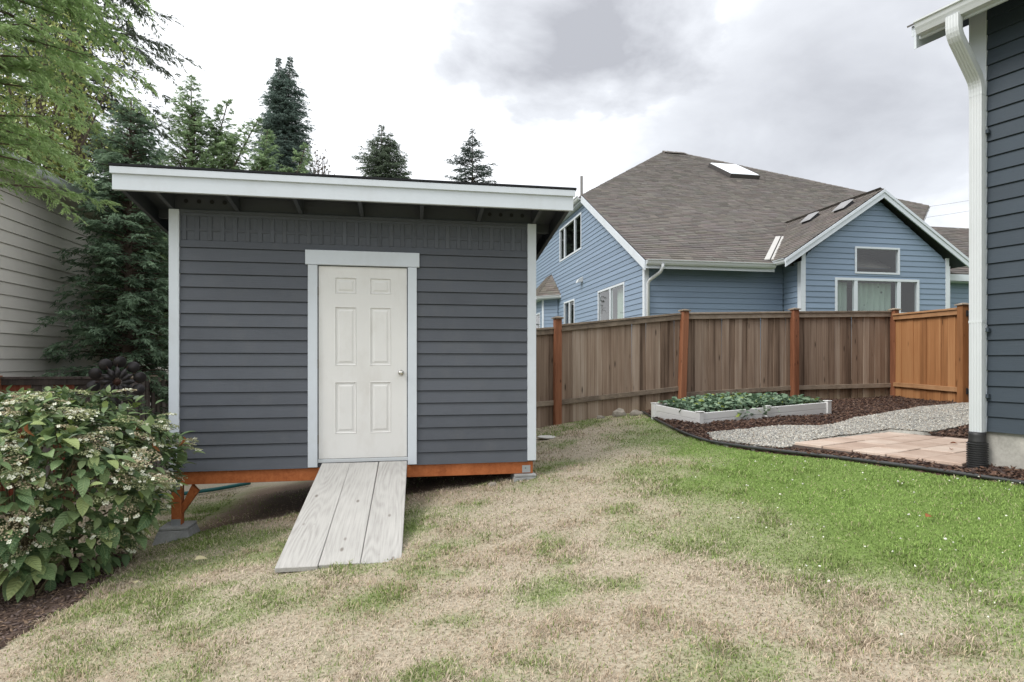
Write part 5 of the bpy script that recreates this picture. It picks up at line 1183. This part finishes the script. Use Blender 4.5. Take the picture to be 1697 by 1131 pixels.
# ------------------------------------------------------------------ metal flower spinner
SPX, SPY = -5.72, 8.55; spz = H(SPX, SPY)
sp = empty('flower_wind_spinner', SPX, SPY, spz, R(33), label='dark metal flower wind spinner with round cups at the fence corner', cat='garden ornament')
cz = -.29
MB().tube([(0, .03, spz), (0, .03, cz)], .012, 8).build('stake', M['rust_metal'], sp)
cup = MB().lathe([(.004, -.012), (.055, -.006), (.082, .012), (.086, .014), (.055, -.002), (.004, -.008)], 18, (0, 0, 0), 'y').mesh('cup', M['dark_metal'], smooth=True)
pet = MB()
for i in range(6):
    t = i / 5; w = .045 * math.sin(math.pi * min(1, t * .8 + .15)); pet.v += [(-w, .02 * t, .06 + .16 * t), (0, -.03 - .03 * math.sin(3 * t), .06 + .16 * t), (w, .02 * t - .02, .06 + .16 * t)]
for i in range(5): pet.f += [(i * 3, i * 3 + 1, i * 3 + 4, i * 3 + 3), (i * 3 + 1, i * 3 + 2, i * 3 + 5, i * 3 + 4)]
petm = pet.mesh('petal', M['dark_metal'], smooth=True)
for i in range(10):
    an = i * 2 * math.pi / 10 + .2; o = link('cup', cup, sp); o.location = (.285 * math.cos(an), .015, cz - spz + .285 * math.sin(an)); o.rotation_euler = (random.gauss(0, .15), 0, random.gauss(0, .2))
for i in range(12):
    an = i * 2 * math.pi / 12; o = link('petal', petm, sp); o.location = (0, -.02, cz - spz); o.rotation_euler = (0, an, 0)
for i in range(12):
    an = i * 2 * math.pi / 12; MB().tube([(0, -.03, cz), (.26 * math.cos(an), .01, cz + .26 * math.sin(an))], .006, 5).build('spoke', M['rust_metal'], sp)
MB().lathe([(.05, 0), (.045, -.03), (.02, -.05)], 16, (0, -.03, cz), 'y').build('hub', M['rust_metal'], sp, smooth=True)

# ------------------------------------------------------------------ small things
def rock(x, y, s, label, seed):
    g = np.random.default_rng(seed); bm = bmesh.new(); bmesh.ops.create_icosphere(bm, subdivisions=2, radius=1)
    for v in bm.verts:
        d = v.co.normalized(); v.co = Vector((d.x * s[0], d.y * s[1], d.z * s[2])) * (1 + .22 * math.sin(d.x * 3.1 + seed) * math.sin(d.y * 4.3 + 1) + g.normal(0, .04))
    me = bpy.data.meshes.new('rock'); bm.to_mesh(me); bm.free(); me.materials.append(M['stone']); o = link('rock', me); o.location = (x, y, H(x, y) + s[2] * .35); tag(o, label, 'stone', 'stones at the fence foot')
rock(1.86, 10.25, (.13, .09, .10), 'larger rounded stone at the foot of the grey fence', 1); rock(2.13, 10.12, (.12, .08, .07), 'lower pale stone beside the start of the black edging', 2); rock(1.55, 10.28, (.07, .05, .04), 'smallest stone left of the pair at the fence foot', 4)
rock(-.21, 6.32, (.045, .04, .035), 'pebble under the shed beam near the right pier', 5)
o = MB().lathe([(.14, 0), (.14, .012), (.125, .018), (.02, .018)], 24).build('valve_cover', simple('white_cover_plastic', (.55, .54, .50), .6)); o.location = (.52, 8.85, H(.52, 8.85) + .02); tag(o, 'small round white valve cover set in the dry lawn', 'cover')
V0, F0 = leaf_template(1, .6, .5, .3, 5)
for (x, y, s, r, lab) in ((2.77, 3.95, .07, .4, 'curled red-brown fallen leaf on the green lawn'), (4.62, 6.12, .07, 2, 'orange fallen leaf on mulch beside the patio edge'), (4.28, 5.75, .06, 1, 'orange fallen leaf on mulch close to the drain pipe'), (-2.45, 4.55, .09, .5, 'pale fallen leaf on the grass right of the bush'), (-2.62, 4.1, .08, 2.2, 'tan fallen leaf on soil below the bush')):
    o = link('fallen_leaf', np_mesh('fallen_leaf', V0 * s, [F0], M['leaf_brown'] if y > 3.9 and x > 0 else simple('pale_dry_leaf', (.38, .34, .20), .8))); o.location = (x, y, H(x, y) + .05); o.rotation_euler = (.3, -.2, r); tag(o, lab, 'leaf')
n = 110; P_ = scatter([(1.6, 2.6), (3.6, 2.9), (4.0, 4.2), (3.2, 5.5), (2.5, 6.4), (1.6, 5.5)], n); base = np.array([(1, 0, 0), (0, 1, 0), (-1, 0, 0), (0, -1, 0), (0, 0, 1), (0, 0, -1)], float) * .011
chunks('clover_flowers', P_, surf(P_[:, 0], P_[:, 1]) + .045, .0065, [(.75, .75, .66)], M['petal'], (1, 1, .8), 'tiny white clover flowers dotted over the green lawn', 'clover')
hp = [(-5.3, 8.75, 0), (-4.9, 8.85, 0), (-4.5, 9.0, 0), (-4.1, 9.25, 0)]
o = MB().tube([(a, b, H(a, b) + .05) for a, b, _ in hp], .028, 8).build('garden_hose', M['teal'], None, smooth=True); tag(o, 'teal garden hose lying in grass seen beneath the shed', 'hose')
for i, (z, lab) in enumerate(((13.9, 'upper thin power line in the sky beside the downspout'), (12.9, 'lower thin power line in the sky beside the downspout'))):
    o = MB().tube([(30 + k * 4, 58 - k * .5, z + k * .62 - .04 * k * (8 - k)) for k in range(9)], .011, 5).build('power_line', M['black_iron'], None); tag(o, lab, 'cable', 'overhead cables')

# lift the whole yard so that the camera stands 1.4 m above its own datum
for o in scene.objects:
    if o.parent is None and o.type in {'MESH', 'EMPTY'}: o.location.z += CAM_Z
print('slivers', tot)
